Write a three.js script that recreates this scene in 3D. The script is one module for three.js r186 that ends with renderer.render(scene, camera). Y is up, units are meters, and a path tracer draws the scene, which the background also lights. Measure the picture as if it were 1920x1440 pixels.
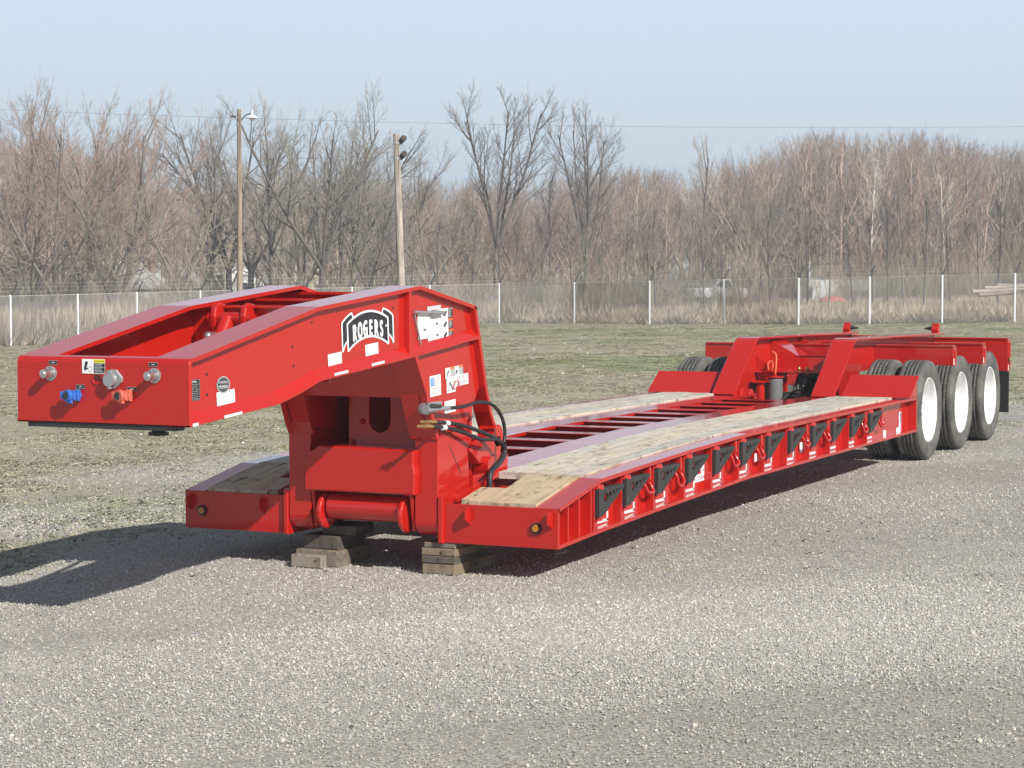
import * as THREE from 'three';
import { mergeGeometries } from 'three/addons/utils/BufferGeometryUtils.js';

// ---------------------------------------------------------------- camera, sky, sun, exposure
const scene = new THREE.Scene();
const camera = new THREE.PerspectiveCamera(20.99, 4 / 3, 0.1, 3000);
camera.rotation.order = 'YXZ';
camera.position.set(6.1505, 1.7704, 8.3599);
camera.rotation.set(-0.0509, 0.4385, 0);

const SUN = new THREE.Vector3(1.24, 1.0, 0.48).normalize();
{
  const w = 512, h = 256, d = new Float32Array(w * h * 4);
  const stops = [ // elevation in degrees, linear colour of a pale hazy spring sky
    [-90, [.20, .19, .17]], [-1, [.50, .54, .58]], [0, [.60, .68, .75]], [3, [.605, .705, .79]], [8, [.60, .74, .88]],
    [14, [.42, .52, .64]], [28, [.205, .25, .315]], [52, [.105, .138, .185]], [90, [.075, .105, .15]]];
  for (let j = 0; j < h; j++) {
    const e = ((j + .5) / h - .5) * 180;
    let k = 0; while (k < stops.length - 2 && stops[k + 1][0] < e) k++;
    const [a, ca] = stops[k], [b, cb] = stops[k + 1], t = Math.min(1, Math.max(0, (e - a) / (b - a)));
    for (let i = 0; i < w; i++) {
      const o = (j * w + i) * 4;
      for (let c = 0; c < 3; c++) d[o + c] = ca[c] + (cb[c] - ca[c]) * t;
      d[o + 3] = 1;
    }
  }
  const sky = new THREE.DataTexture(d, w, h, THREE.RGBAFormat, THREE.FloatType);
  sky.mapping = THREE.EquirectangularReflectionMapping; sky.colorSpace = THREE.LinearSRGBColorSpace;
  sky.magFilter = sky.minFilter = THREE.LinearFilter; sky.needsUpdate = true;
  scene.background = sky; scene.environment = sky;
}
const sun = new THREE.DirectionalLight(new THREE.Color().setRGB(1, .95, .875), 5);
sun.position.copy(SUN).multiplyScalar(60); sun.target.position.set(0, 0, -6);
sun.castShadow = true; sun.shadow.radius = 1; sun.shadow.mapSize.set(4096, 4096);
Object.assign(sun.shadow.camera, { left: -60, right: 60, top: 60, bottom: -60, near: 1, far: 260 });
scene.add(sun, sun.target);

const renderer = new THREE.WebGLRenderer({ antialias: true });
renderer.toneMapping = THREE.LinearToneMapping; renderer.toneMappingExposure = 1.12;
renderer.shadowMap.enabled = true; renderer.outputColorSpace = THREE.SRGBColorSpace;
scene.fog = new THREE.FogExp2(new THREE.Color().setRGB(.80, .88, 1.0), 0.0013);

// ---------------------------------------------------------------- helpers
function rngOf(seed) { let s = seed >>> 0; return () => { s = (s + 0x6D2B79F5) | 0; let t = Math.imul(s ^ (s >>> 15), 1 | s); t = (t + Math.imul(t ^ (t >>> 7), 61 | t)) ^ t; return ((t ^ (t >>> 14)) >>> 0) / 4294967296; }; }
const V = (x, y, z) => new THREE.Vector3(x, y, z);
const lerp = (a, b, t) => a + (b - a) * t, clamp = (x, a, b) => Math.min(b, Math.max(a, x));
const smooth = (a, b, x) => { const t = clamp((x - a) / (b - a), 0, 1); return t * t * (3 - 2 * t); };
const interp = (tab, x) => { let k = 0; while (k < tab.length - 2 && tab[k + 1][0] < x) k++; const [a, p] = tab[k], [b, q] = tab[k + 1]; return lerp(p, q, clamp((x - a) / (b - a), 0, 1)); };
const hash = (x, y, s = 0) => { let h = Math.imul(x | 0, 374761393) + Math.imul(y | 0, 668265263) + Math.imul(s | 0, 2147483647 - 1013904223); h = Math.imul(h ^ (h >>> 13), 1274126177); return ((h ^ (h >>> 16)) >>> 0) / 4294967296; };
function vnoise(x, y, s = 0, per = 0) {
  const xi = Math.floor(x), yi = Math.floor(y), fx = x - xi, fy = y - yi, u = fx * fx * (3 - 2 * fx), v = fy * fy * (3 - 2 * fy);
  const w = per ? (a) => ((a % per) + per) % per : (a) => a;
  const a = hash(w(xi), w(yi), s), b = hash(w(xi + 1), w(yi), s), c = hash(w(xi), w(yi + 1), s), d = hash(w(xi + 1), w(yi + 1), s);
  return lerp(lerp(a, b, u), lerp(c, d, u), v);
}
const fbm = (x, y, s = 0, n = 4) => { let a = 0, w = .5, t = 0; for (let k = 0; k < n; k++) { a += w * vnoise(x, y, s + k * 17); t += w; x *= 2.03; y *= 2.03; w *= .5; } return a / t; };
const taken = {};
function numbered(name) { const n = taken[name] = (taken[name] ?? -1) + 1; return n ? `${name}_${String(n).padStart(3, '0')}` : name; }
function tag(o, label, category, group, kind) { o.userData.label = label; if (category) o.userData.category = category; if (group) o.userData.group = group; if (kind) o.userData.kind = kind; return o; }
const flat = (g) => (g.index ? g.toNonIndexed() : g);
function join(list) {
  const a = (Array.isArray(list) ? list : [list]).map((g) => { g = flat(g); for (const k of Object.keys(g.attributes)) if (!['position', 'normal', 'uv'].includes(k)) g.deleteAttribute(k); return g; });
  return a.length === 1 ? a[0] : mergeGeometries(a);
}
function meshOf(name, geo, mat, parent) { const m = new THREE.Mesh(join(geo), mat); m.name = name; m.castShadow = m.receiveShadow = true; if (parent) parent.add(m); return m; }
function top(name, geo, mat, label, category, group, kind) { const m = meshOf(numbered(name), geo, mat, scene); return tag(m, label, category, group, kind); }
function thing(name, label, category, group, pos = [0, 0, 0]) { const g = new THREE.Group(); g.name = numbered(name); g.position.set(...pos); scene.add(g); return tag(g, label, category, group); }
function groupPart(name, parent, pos = [0, 0, 0]) { const g = new THREE.Group(); g.name = name; g.position.set(...pos); parent.add(g); return g; }

// prism: an outline extruded along an axis, with small bevels. axis x: points are [z, y]; axis y: [x, z]; axis z: [x, y]
function prism(axis, pts, a, b, bevel = .003, holes = []) {
  const m = (p) => axis === 'x' ? [-p[0], p[1]] : axis === 'y' ? [p[0], -p[1]] : [p[0], p[1]];
  const path = (P, list) => { list.forEach((p, i) => { const [u, v] = m(p); i ? P.lineTo(u, v) : P.moveTo(u, v); }); P.closePath(); return P; };
  const s = path(new THREE.Shape(), pts);
  for (const hl of holes) s.holes.push(path(new THREE.Path(), hl));
  const lo = Math.min(a, b), hi = Math.max(a, b), bv = Math.min(bevel, (hi - lo) * .4);
  const g = new THREE.ExtrudeGeometry(s, { depth: hi - lo - 2 * bv, steps: 1, bevelEnabled: bv > 0, bevelSize: bv, bevelThickness: bv, bevelOffset: -bv, bevelSegments: 1, curveSegments: 6 });
  g.translate(0, 0, lo + bv);
  if (axis === 'x') g.rotateY(Math.PI / 2); else if (axis === 'y') g.rotateX(-Math.PI / 2);
  return g;
}
const box = (x0, x1, y0, y1, z0, z1, bv = .003) => prism('z', [[x0, y0], [x1, y0], [x1, y1], [x0, y1]], z0, z1, bv);
const circ = (cx, cy, r, n = 14, a0 = 0) => Array.from({ length: n }, (_, k) => [cx + r * Math.cos(a0 + k / n * 2 * Math.PI), cy + r * Math.sin(a0 + k / n * 2 * Math.PI)]);
function cyl(p, q, r0, r1 = r0, n = 16) {
  const d = q.clone().sub(p), g = new THREE.CylinderGeometry(r1, r0, d.length(), n, 1);
  g.applyQuaternion(new THREE.Quaternion().setFromUnitVectors(V(0, 1, 0), d.clone().normalize()));
  const c = p.clone().add(q).multiplyScalar(.5); return g.translate(c.x, c.y, c.z);
}
const tube = (pts, r, n = 8, seg) => new THREE.TubeGeometry(new THREE.CatmullRomCurve3(pts.map((p) => V(...p))), seg || pts.length * 6, r, n, false);
const ball = (x, y, z, r, n = 12) => new THREE.SphereGeometry(r, n, Math.round(n * .7)).translate(x, y, z);
// strip: swept along z between x0 and x1, with its top and bottom given by functions of z; flat faces, uv in metres
function strip(x0, x1, zs, yt, yb, uo = 0, vo = 0) {
  const P = [], U = [];
  const quad = (a, b, c, d, ua, ub, uc, ud) => { P.push(...a, ...b, ...c, ...a, ...c, ...d); U.push(...ua, ...ub, ...uc, ...ua, ...uc, ...ud); };
  const f = (v) => (typeof v === 'function' ? v : () => v); const X0 = f(x0), X1 = f(x1); yt = f(yt); yb = f(yb);
  for (let i = 0; i + 1 < zs.length; i++) {
    const a = zs[i], b = zs[i + 1], ta = yt(a), tb = yt(b), ba = yb(a), bb = yb(b), l0 = X0(a), l1 = X1(a), m0 = X0(b), m1 = X1(b);
    quad([l0, ta, a], [l1, ta, a], [m1, tb, b], [m0, tb, b], [l0 + uo, a + vo], [l1 + uo, a + vo], [m1 + uo, b + vo], [m0 + uo, b + vo]);
    quad([l0, ba, a], [m0, bb, b], [m1, bb, b], [l1, ba, a], [l0 + uo, a + vo], [m0 + uo, b + vo], [m1 + uo, b + vo], [l1 + uo, a + vo]);
    quad([l1, ba, a], [m1, bb, b], [m1, tb, b], [l1, ta, a], [ba + uo, a + vo], [bb + uo, b + vo], [tb + uo, b + vo], [ta + uo, a + vo]);
    quad([l0, ba, a], [l0, ta, a], [m0, tb, b], [m0, bb, b], [ba + uo, a + vo], [ta + uo, a + vo], [tb + uo, b + vo], [bb + uo, b + vo]);
  }
  for (const [i, s] of [[0, 1], [zs.length - 1, -1]]) {
    const z = zs[i], t = yt(z), b = yb(z), c = [[X0(z), b, z], [X1(z), b, z], [X1(z), t, z], [X0(z), t, z]], u = c.map((p) => [p[0] + uo, p[1] + vo]);
    if (s > 0) quad(c[0], c[1], c[2], c[3], u[0], u[1], u[2], u[3]); else quad(c[1], c[0], c[3], c[2], u[1], u[0], u[3], u[2]);
  }
  const g = new THREE.BufferGeometry();
  g.setAttribute('position', new THREE.Float32BufferAttribute(P, 3)); g.setAttribute('uv', new THREE.Float32BufferAttribute(U, 2));
  g.computeVertexNormals(); return g;
}
// sweepX: a section of [x, dy] points carried along a path of [z, y]
function sweepX(path, sec) {
  const P = [], U = [], n = sec.length;
  for (let i = 0; i + 1 < path.length; i++) for (let k = 0; k < n; k++) {
    const s = sec[k], t = sec[(k + 1) % n], [z0, y0] = path[i], [z1, y1] = path[i + 1];
    const a = [s[0], y0 + s[1], z0], b = [t[0], y0 + t[1], z0], c = [t[0], y1 + t[1], z1], d = [s[0], y1 + s[1], z1];
    P.push(...a, ...b, ...c, ...a, ...c, ...d); U.push(0, z0, 1, z0, 1, z1, 0, z0, 1, z1, 0, z1);
  }
  const g = new THREE.BufferGeometry(); g.setAttribute('position', new THREE.Float32BufferAttribute(P, 3)); g.setAttribute('uv', new THREE.Float32BufferAttribute(U, 2)); g.computeVertexNormals(); return g;
}
// textures
function dataTex(n, f, srgb, m = n) {
  const d = new Uint8Array(n * m * 4);
  for (let j = 0; j < m; j++) for (let i = 0; i < n; i++) { const c = f(i / n, j / m, i, j), o = (j * n + i) * 4; for (let k = 0; k < 3; k++) d[o + k] = clamp(Math.round((Array.isArray(c) ? c[k] : c) * 255), 0, 255); d[o + 3] = 255; }
  const t = new THREE.DataTexture(d, n, m); t.wrapS = t.wrapT = THREE.RepeatWrapping; t.magFilter = THREE.LinearFilter; t.minFilter = THREE.LinearMipmapLinearFilter; t.generateMipmaps = true;
  t.colorSpace = srgb ? THREE.SRGBColorSpace : THREE.NoColorSpace; t.needsUpdate = true; return t;
}
function canvasTex(w, h, draw) { const c = document.createElement('canvas'); c.width = w; c.height = h; const x = c.getContext('2d'); draw(x, w, h); const t = new THREE.CanvasTexture(c); t.colorSpace = THREE.SRGBColorSpace; t.anisotropy = 8; return t; }
const rgb = (r, g, b) => new THREE.Color().setRGB(r, g, b);
const std = (c, rough = .7, o = {}) => new THREE.MeshStandardMaterial({ color: c, roughness: rough, ...o });

// ---------------------------------------------------------------- materials
const paintGrain = dataTex(256, (u, v) => .5 + .3 * (vnoise(u * 64, v * 64, 3, 64) - .5) + .4 * (vnoise(u * 16, v * 16, 4, 16) - .5), false);
paintGrain.repeat.set(2, 2);
const paintRough = dataTex(256, (u, v) => { const n = .6 * vnoise(u * 8, v * 8, 8, 8) + .4 * vnoise(u * 64, v * 64, 9, 64); return [0, .85 + .25 * (n - .5), 0]; }, false);
paintRough.repeat.set(.7, .7);
const RED = new THREE.MeshPhysicalMaterial({ color: rgb(.49, .013, .008), specularIntensity: .35, roughness: .5, roughnessMap: paintRough, clearcoat: 1, clearcoatRoughness: .07, bumpMap: paintGrain, bumpScale: .00012 });
const BLACK = std(rgb(.022, .022, .024), .5), DARK = std(rgb(.035, .036, .035), .55), RUBBER = std(rgb(.045, .045, .047), .62);
const STEEL = std(rgb(.62, .62, .60), .28, { metalness: .9 }), ZINC = std(rgb(.42, .43, .44), .42, { metalness: .55 }), BRASS = std(rgb(.62, .42, .16), .35, { metalness: .8 });
const BLUE = std(rgb(.03, .14, .52), .4), PINKRED = std(rgb(.62, .13, .09), .45), AMBER = new THREE.MeshPhysicalMaterial({ color: rgb(.50, .19, .015), roughness: .25, clearcoat: 1 });
const TAPE = std(rgb(.84, .84, .82), .35), WHITEPAINT = new THREE.MeshPhysicalMaterial({ color: rgb(.84, .84, .84), roughness: .35, clearcoat: .5 });
const GREYBAG = std(rgb(.16, .17, .175), .6);
const tyreDust = dataTex(256, (u, v) => { const n = .55 * vnoise(u * 8, v * 8, 31, 8) + .3 * vnoise(u * 32, v * 32, 33, 32) + .15 * vnoise(u * 128, v * 128, 35, 128); const k = .8 + .45 * (n - .5); return [k, k * .985, k * .96]; }, true);
tyreDust.repeat.set(3, 1);
const TYRE = std(rgb(.20, .20, .195), .85, { map: tyreDust });

const woodTex = canvasTex(1024, 2048, (c, w, h) => {
  const r = rngOf(77); const d = c.createImageData(w, h);
  for (let j = 0; j < h; j++) for (let i = 0; i < w; i++) {
    const u = i / w, v = j / h, o = (j * w + i) * 4;
    const warp = .6 * (fbm(u * 5, v * 4, 5, 3) - .5);
    const g1 = vnoise((u + warp * .06) * 90, v * 7, 11), g2 = vnoise((u + warp * .05) * 260, v * 22, 13), b = fbm(u * 4, v * 9, 21, 4), st = smooth(.56, .8, fbm(u * 11, v * 22, 41, 4));
    let k = .86 + .10 * (g1 - .5) + .10 * (g2 - .5) + .12 * (b - .5);
    const warm = smooth(.48, .75, fbm(u * 3 + 9, v * 5, 61, 3));
    const dk = 1 - .20 * st;
    d.data[o] = 255 * k * dk * lerp(.98, .98, warm); d.data[o + 1] = 255 * k * dk * lerp(.96, .94, warm); d.data[o + 2] = 255 * k * dk * lerp(.91, .85, warm); d.data[o + 3] = 255;
  }
  c.putImageData(d, 0, 0);
  for (let k = 0; k < 110; k++) { // knots and bolt stains bled along the grain
    const x = r() * w, y = r() * h, l = 10 + r() * 34, a = .13 + .28 * r();
    for (let q = 0; q < 14; q++) { c.fillStyle = `rgba(${50 + 30 * r() | 0},${44 + 26 * r() | 0},${44 + 20 * r() | 0},${a * .16})`; c.beginPath(); c.ellipse(x + (r() - .5) * 60, y + (r() - .5) * l * 1.4, 4 + r() * 30, 2 + l * .5 * r(), 0, 0, 7); c.fill(); }
    if (k % 3 === 0) { c.fillStyle = 'rgba(38,34,33,.8)'; c.beginPath(); c.ellipse(x, y, 9 + 6 * r(), 8, 0, 0, 7); c.fill(); }
  }
  for (let k = 0; k < 70; k++) { c.strokeStyle = `rgba(70,60,52,${.25 + .4 * r()})`; c.lineWidth = 1 + r() * 1.6; const x = r() * w, y = r() * h; c.beginPath(); c.moveTo(x, y); c.bezierCurveTo(x + 3, y + 60, x - 3, y + 110, x + (r() - .5) * 6, y + 120 + r() * 160); c.stroke(); }
});
woodTex.wrapS = woodTex.wrapT = THREE.RepeatWrapping; woodTex.repeat.set(1 / .62, 1 / 2.6);
const WOOD = [rgb(.80, .80, .79), rgb(.86, .85, .83), rgb(.76, .755, .75), rgb(.90, .86, .80)].map((c) => std(c, .85, { map: woodTex }));
const WOODTAN = std(rgb(.72, .635, .50), .85, { map: woodTex });
const TIMBER = [rgb(.29, .265, .235), rgb(.35, .29, .23), rgb(.16, .15, .14), rgb(.42, .40, .36)].map((c) => std(c, .9, { map: woodTex }));

// ---------------------------------------------------------------- terrain
const CAM = camera.position, YAW = .4385, F = 3887.83;
const right = V(Math.cos(YAW), 0, -Math.sin(YAW)), fwd = V(-Math.sin(YAW), 0, -Math.cos(YAW));
function ground(x, z) { // almost level yard; the land beyond dips to the left and lifts to the right
  const dx = x - CAM.x, dz = z - CAM.z, d = dx * fwd.x + dz * fwd.z, u = clamp(dx * right.x + dz * right.z, -60, 60);
  return smooth(28, 72, d) * clamp(-.12 + .021 * u, -.9, .9) + .05 * smooth(30, 60, d) * (fbm(x * .12, z * .12, 4, 3) - .5);
}
function spot(px, d) { // a place on the land, d metres away in the direction of picture column px
  const u = (px - 960) / F * d, x = CAM.x + right.x * u + fwd.x * d, z = CAM.z + right.z * u + fwd.z * d;
  return V(x, ground(x, z), z);
}
const depthOf = (x, z) => (x - CAM.x) * fwd.x + (z - CAM.z) * fwd.z, sideOf = (x, z) => (x - CAM.x) * right.x + (z - CAM.z) * right.z;
const td = V(.56, 0, -.83), tn = V(.83, 0, .56); // the way vehicles drive over the yard
function packedAt(x, z) { const along = x * td.x + z * td.z, across = x * tn.x + z * tn.z; return smooth(.43, .56, fbm(across * .95 + .5 * fbm(along * .15, across * .2, 71, 2), along * .08, 73, 3)); }
// how much fresh pale stone lies over the packed dirt: most in the belt before the trailer, least on the driven ground towards the camera
function fresh(x, z) {
  const belt = Math.exp(-Math.pow((z + 1.35 + .25 * x) / 1.9, 2)) * (1 - smooth(3.2, 6, x));
  return clamp(.52 + .95 * (fbm(x * .38 + 7, z * .38, 75, 4) - .5) + .40 * belt - .36 * packedAt(x, z) - .16 * smooth(9.6, 7.4, depthOf(x, z)) - .10 * smooth(1.5, 4.5, sideOf(x, z) * .8), 0, 1);
}
// 0 on gravel, 1 on turf
function turf(x, z) {
  const d = depthOf(x, z), u = sideOf(x, z);
  const edge = interp([[-9, 10.5], [-4.2, 11.5], [-3, 13.8], [-2, 18.5], [-.5, 25], [3, 28.5], [7.5, 29], [30, 30]], u);
  return clamp((d - edge) / 8 + .5 + 2.9 * (fbm(x * .42, z * .42, 12, 5) - .5), 0, 1) * (1 - .55 * smooth(.56, .7, fbm(x * .16 + 3, z * .16, 19, 3)) * (1 - smooth(20, 34, d)));
}
{
  const groundTex = dataTex(1024, (() => { // pebbles as cells of a jittered grid, over dust
    const cells = 110, jit = (i, j, s) => hash(((i % cells) + cells) % cells, ((j % cells) + cells) % cells, s);
    return (u, v) => {
      const x = u * cells, y = v * cells, xi = Math.floor(x), yi = Math.floor(y); let b1 = 9, id = 0, b2 = 9;
      for (let j = -1; j <= 1; j++) for (let i = -1; i <= 1; i++) { const px = xi + i + .15 + .7 * jit(xi + i, yi + j, 1), py = yi + j + .15 + .7 * jit(xi + i, yi + j, 2), dd = Math.hypot(x - px, y - py); if (dd < b1) { b2 = b1; b1 = dd; id = jit(xi + i, yi + j, 3); } else if (dd < b2) b2 = dd; }
      const edge = smooth(.02, .22, b2 - b1), n = vnoise(u * 256, v * 256, 5, 256), m = vnoise(u * 12, v * 12, 6, 12);
      const k = lerp(.66, .72 + .20 * (id * id) - .10 * (id < .18 ? 1 : 0), edge * (.55 + .45 * m)) + .12 * (n - .5);
      const w = jit(xi, yi, 8) - .5; return [k * (1 + .03 * w), k, k * (1 - .035 * w - .01)];
    };
  })(), true);
  groundTex.anisotropy = 16;
  const groundBump = dataTex(512, (u, v) => .5 * vnoise(u * 128, v * 128, 41, 128) + .3 * vnoise(u * 64, v * 64, 42, 64) + .2 * vnoise(u * 256, v * 256, 43, 256), false);
  groundTex.repeat.set(1 / 1.6, 1 / 1.6); groundBump.repeat.set(1 / 1.6, 1 / 1.6);
  // grid in (depth, side) about the yard, finer near by, out to the horizon
  const ds = [], us = []; for (let d = -40; d < 4; d += 4) ds.push(d); for (let d = 4; d < 34; d += .22) ds.push(d); for (let d = 34; d < 90; d += .9) ds.push(d); for (let d = 92; d < 240; d += 9) ds.push(d); ds.push(300, 450, 700, 1100, 1600, 2400);
  const side = [0]; for (let u = .25; u < 9; u += .25) side.push(u); for (let u = 9.5; u < 24; u += .7) side.push(u); for (let u = 25; u < 70; u += 3) side.push(u); side.push(90, 140, 220, 400, 800, 1600); for (const u of side) { us.push(u); if (u) us.push(-u); } us.sort((a, b) => a - b);
  const P = [], C = [], U = [], I = [];
  ds.forEach((d) => us.forEach((u) => {
    const x = CAM.x + right.x * u + fwd.x * d, z = CAM.z + right.z * u + fwd.z * d;
    const near = 1 - smooth(26, 34, d), hgt = ground(x, z) + near * .012 * (fbm(x * .5, z * .5, 51, 3) - .5) - .004;
    P.push(x, hgt, z); U.push(x, z);
    const t = turf(x, z), patch = fbm(x * .45, z * .45, 75, 4), fine = fbm(x * 2.4, z * 2.4, 79, 3);
    const fr = fresh(x, z), g = 1 + .22 * (patch - .5) + .12 * (fine - .5);
    let c = [[.67, .632, .572], [.93, .902, .845]]; c = c[0].map((s, k) => g * lerp(s, c[1][k], fr));
    const tuft = fbm(x * .9, z * .9, 83, 4), green = smooth(.5, .68, fbm(x * .3, z * .3, 85, 4)), far = smooth(50, 88, d);
    const straw = [.80, .73, .52], olive = [.56, .57, .315], mix = clamp(green * .75 + .25 + .3 * far, 0, 1) * smooth(14, 26, d + 8 * green), turfc = straw.map((s, k) => lerp(s, olive[k], mix) * (.86 + .36 * (tuft - .3)));
    c = c.map((s, k) => lerp(s, turfc[k], t * .9));
    const wild = smooth(0, 6, d - fenceDepth(u)); c = c.map((s, k) => lerp(s, [.52, .44, .31][k] * (.75 + .5 * tuft), wild));
    C.push(...c);
  }));
  const n = us.length;
  for (let j = 0; j + 1 < ds.length; j++) for (let i = 0; i + 1 < n; i++) { const a = j * n + i, b = a + 1, c = a + n, e = c + 1; I.push(a, b, c, b, e, c); }
  const g = new THREE.BufferGeometry(); g.setAttribute('position', new THREE.Float32BufferAttribute(P, 3)); g.setAttribute('color', new THREE.Float32BufferAttribute(C, 3)); g.setAttribute('uv', new THREE.Float32BufferAttribute(U, 2)); g.setIndex(I); g.computeVertexNormals();
  const m = new THREE.Mesh(g, new THREE.MeshStandardMaterial({ vertexColors: true, map: groundTex, bumpMap: groundBump, bumpScale: .007, roughness: .95 }));
  m.name = 'ground'; m.receiveShadow = true; scene.add(m); tag(m, 'grey gravel yard that gives way to patchy grass', 'ground', null, 'structure');
}
function fenceDepth(u) { return interp([[-30, 52], [-16.7, 69], [-14.9, 72.5], [-13, 75], [-8, 82], [-.54, 88], [2.6, 85], [5.2, 81.5], [7.9, 79], [10.4, 75.5], [12.8, 74], [15.2, 73], [30, 66]], u); }

// ---------------------------------------------------------------- loose stones and grass
function scatter(name, geo, mat, mats, cols, label, category) {
  const im = new THREE.InstancedMesh(geo, mat, mats.length); im.name = name; im.castShadow = im.receiveShadow = true;
  mats.forEach((m, i) => { im.setMatrixAt(i, m); im.setColorAt(i, cols[i]); }); scene.add(im); return tag(im, label, category, null, 'stuff');
}
{
  const r = rngOf(5), mats = [], cols = [], q = new THREE.Quaternion(), e = new THREE.Euler();
  const stone = new THREE.IcosahedronGeometry(1, 0); { const p = stone.attributes.position, rr = {}; const r2 = rngOf(9); for (let i = 0; i < p.count; i++) { const k = [p.getX(i), p.getY(i), p.getZ(i)].map((a) => a.toFixed(2)).join(); rr[k] ??= .7 + .5 * r2(); p.setXYZ(i, p.getX(i) * rr[k], p.getY(i) * rr[k] * .55, p.getZ(i) * rr[k]); } stone.computeVertexNormals(); }
  const N = 560000;
  for (let k = 0; k < N; k++) {
    const d = 6.4 + 25 * Math.pow(r(), 1.5), u = (r() - .5) * 2 * d * .265, x = CAM.x + right.x * u + fwd.x * d, z = CAM.z + right.z * u + fwd.z * d, t = turf(x, z);
    const fr = fresh(x, z), dens = clamp(.16 + .95 * fr + .5 * (fbm(x * 1.7, z * 1.7, 77, 3) - .5), .06, 1);
    if (r() > dens * (1 - .8 * t)) continue;
    const s = (.0020 + .0031 * Math.pow(r(), 3)) * (r() < .008 ? 1.8 : 1) * (d > 14 ? 1.3 : 1);
    e.set(r() * 6.3, r() * 6.3, r() * 6.3); q.setFromEuler(e);
    mats.push(new THREE.Matrix4().compose(V(x, ground(x, z) + s * .05, z), q.clone(), V(s * (1 + r()), s, s * (1 + .6 * r()))));
    const b = r(), l = lerp(.92, 1.16, fr) * (b < .03 ? .10 + .1 * r() : b < .16 ? .26 + .10 * r() : b < .88 ? .42 + .13 * r() : .53 + .11 * r()), w = .02 + r() * .13; cols.push(rgb(l * (1 + w * .5), l, l * (1 - w)));
  }
  for (let k = 0; k < 260; k++) { const d = 22 + 58 * r(), u = (r() - .5) * 2 * d * .262; if (d > fenceDepth(u) - 1) continue; const x = CAM.x + right.x * u + fwd.x * d, z = CAM.z + right.z * u + fwd.z * d, s = .008 + .016 * r() * r() + d * .00016; e.set(r() * 6, r() * 6, r() * 6); mats.push(new THREE.Matrix4().compose(V(x, ground(x, z) + s * .3, z), q.setFromEuler(e).clone(), V(s * 1.4, s, s))); const l = .55 + .2 * r(); cols.push(rgb(l, l * .97, l * .92)); }
  scatter('gravel_stones', stone, std(rgb(1, 1, 1), .9), mats, cols, 'loose pale gravel stones strewn over the yard', 'gravel');
}
function bladeClump(n, hgt, spread, width, seed, lean) {
  const r = rngOf(seed), P = [], N = [];
  for (let k = 0; k < n; k++) {
    const a = r() * 6.283, rad = spread * Math.sqrt(r()), bx = Math.cos(a) * rad, bz = Math.sin(a) * rad, h = hgt * (.5 + .6 * r()), ta = r() * 6.283, tx = Math.cos(ta) * h * lean * r(), tz = Math.sin(ta) * h * lean * r(), wa = r() * 3.14, wx = Math.cos(wa) * width, wz = Math.sin(wa) * width;
    P.push(bx - wx, 0, bz - wz, bx + wx, 0, bz + wz, bx + tx, h, bz + tz);
    for (let q = 0; q < 3; q++) N.push(-wz / width * .2, .97, wx / width * .2);
  }
  const g = new THREE.BufferGeometry(); g.setAttribute('position', new THREE.Float32BufferAttribute(P, 3)); g.setAttribute('normal', new THREE.Float32BufferAttribute(N, 3)); return g;
}
{
  const r = rngOf(15), mats = [], cols = [], q = new THREE.Quaternion();
  const clump = bladeClump(11, .011, .085, .0035, 3, 6);
  for (let k = 0; k < 150000; k++) {
    const d = 12 + 76 * Math.pow(r(), 1.15), u = (r() - .5) * 2 * d * .262; if (d > fenceDepth(u)) continue;
    const x = CAM.x + right.x * u + fwd.x * d, z = CAM.z + right.z * u + fwd.z * d, t = turf(x, z);
    if (r() > t * .95 * smooth(.25, .6, fbm(x * 1.1, z * 1.1, 83, 3)) + .006) continue;
    const s = (.6 + .8 * r()) * (1 + .5 * smooth(20, 70, d)); q.setFromAxisAngle(V(0, 1, 0), r() * 6.3);
    mats.push(new THREE.Matrix4().compose(V(x, ground(x, z) - .004, z), q.clone(), V(s * 1.3, s, s * 1.3)));
    const green = smooth(.42, .62, fbm(x * .3, z * .3, 85, 4)) * .85 > r(); const l = .75 + .5 * r();
    cols.push(green ? rgb(.48 * l, .53 * l, .25 * l) : r() < .25 ? rgb(.82 * l, .76 * l, .57 * l) : rgb(.72 * l, .65 * l, .44 * l));
  }
  scatter('turf_grass', clump, std(rgb(1, 1, 1), .9, { side: THREE.DoubleSide }), mats, cols, 'short patchy straw and green grass of the field', 'grass');
}
{
  const r = rngOf(25), mats = [], cols = [], q = new THREE.Quaternion();
  const clump = bladeClump(22, 1.0, .32, .011, 7, .55);
  for (let k = 0; k < 26000; k++) {
    const d = 62 + 50 * Math.pow(r(), 1.2), u = (r() - .5) * 2 * (d * .265), fd = fenceDepth(u); if (d < fd + .35) continue;
    const x = CAM.x + right.x * u + fwd.x * d, z = CAM.z + right.z * u + fwd.z * d, tall = interp([[-18, 1.15], [-8, 1.05], [0, .85], [6, .7], [12, .6], [20, .55]], u);
    const pt = fbm(x * .22, z * .22, 91, 3), s = tall * (.45 + .75 * pt) * (.8 + .5 * r()) * lerp(.55, 1, smooth(.3, 2.5, d - fd)); q.setFromAxisAngle(V(0, 1, 0), r() * 6.3);
    mats.push(new THREE.Matrix4().compose(V(x, ground(x, z) - .02, z), q.clone(), V(1.1, s, 1.1)));
    const l = .7 + .5 * r() + .25 * (pt - .5); cols.push(r() < .12 ? rgb(.44 * l, .42 * l, .27 * l) : rgb(.74 * l, .63 * l, .46 * l));
  }
  scatter('dry_grass', clump, std(rgb(1, 1, 1), .9, { side: THREE.DoubleSide }), mats, cols, 'tall dry tan grass growing behind the fence', 'grass');
}
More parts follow.
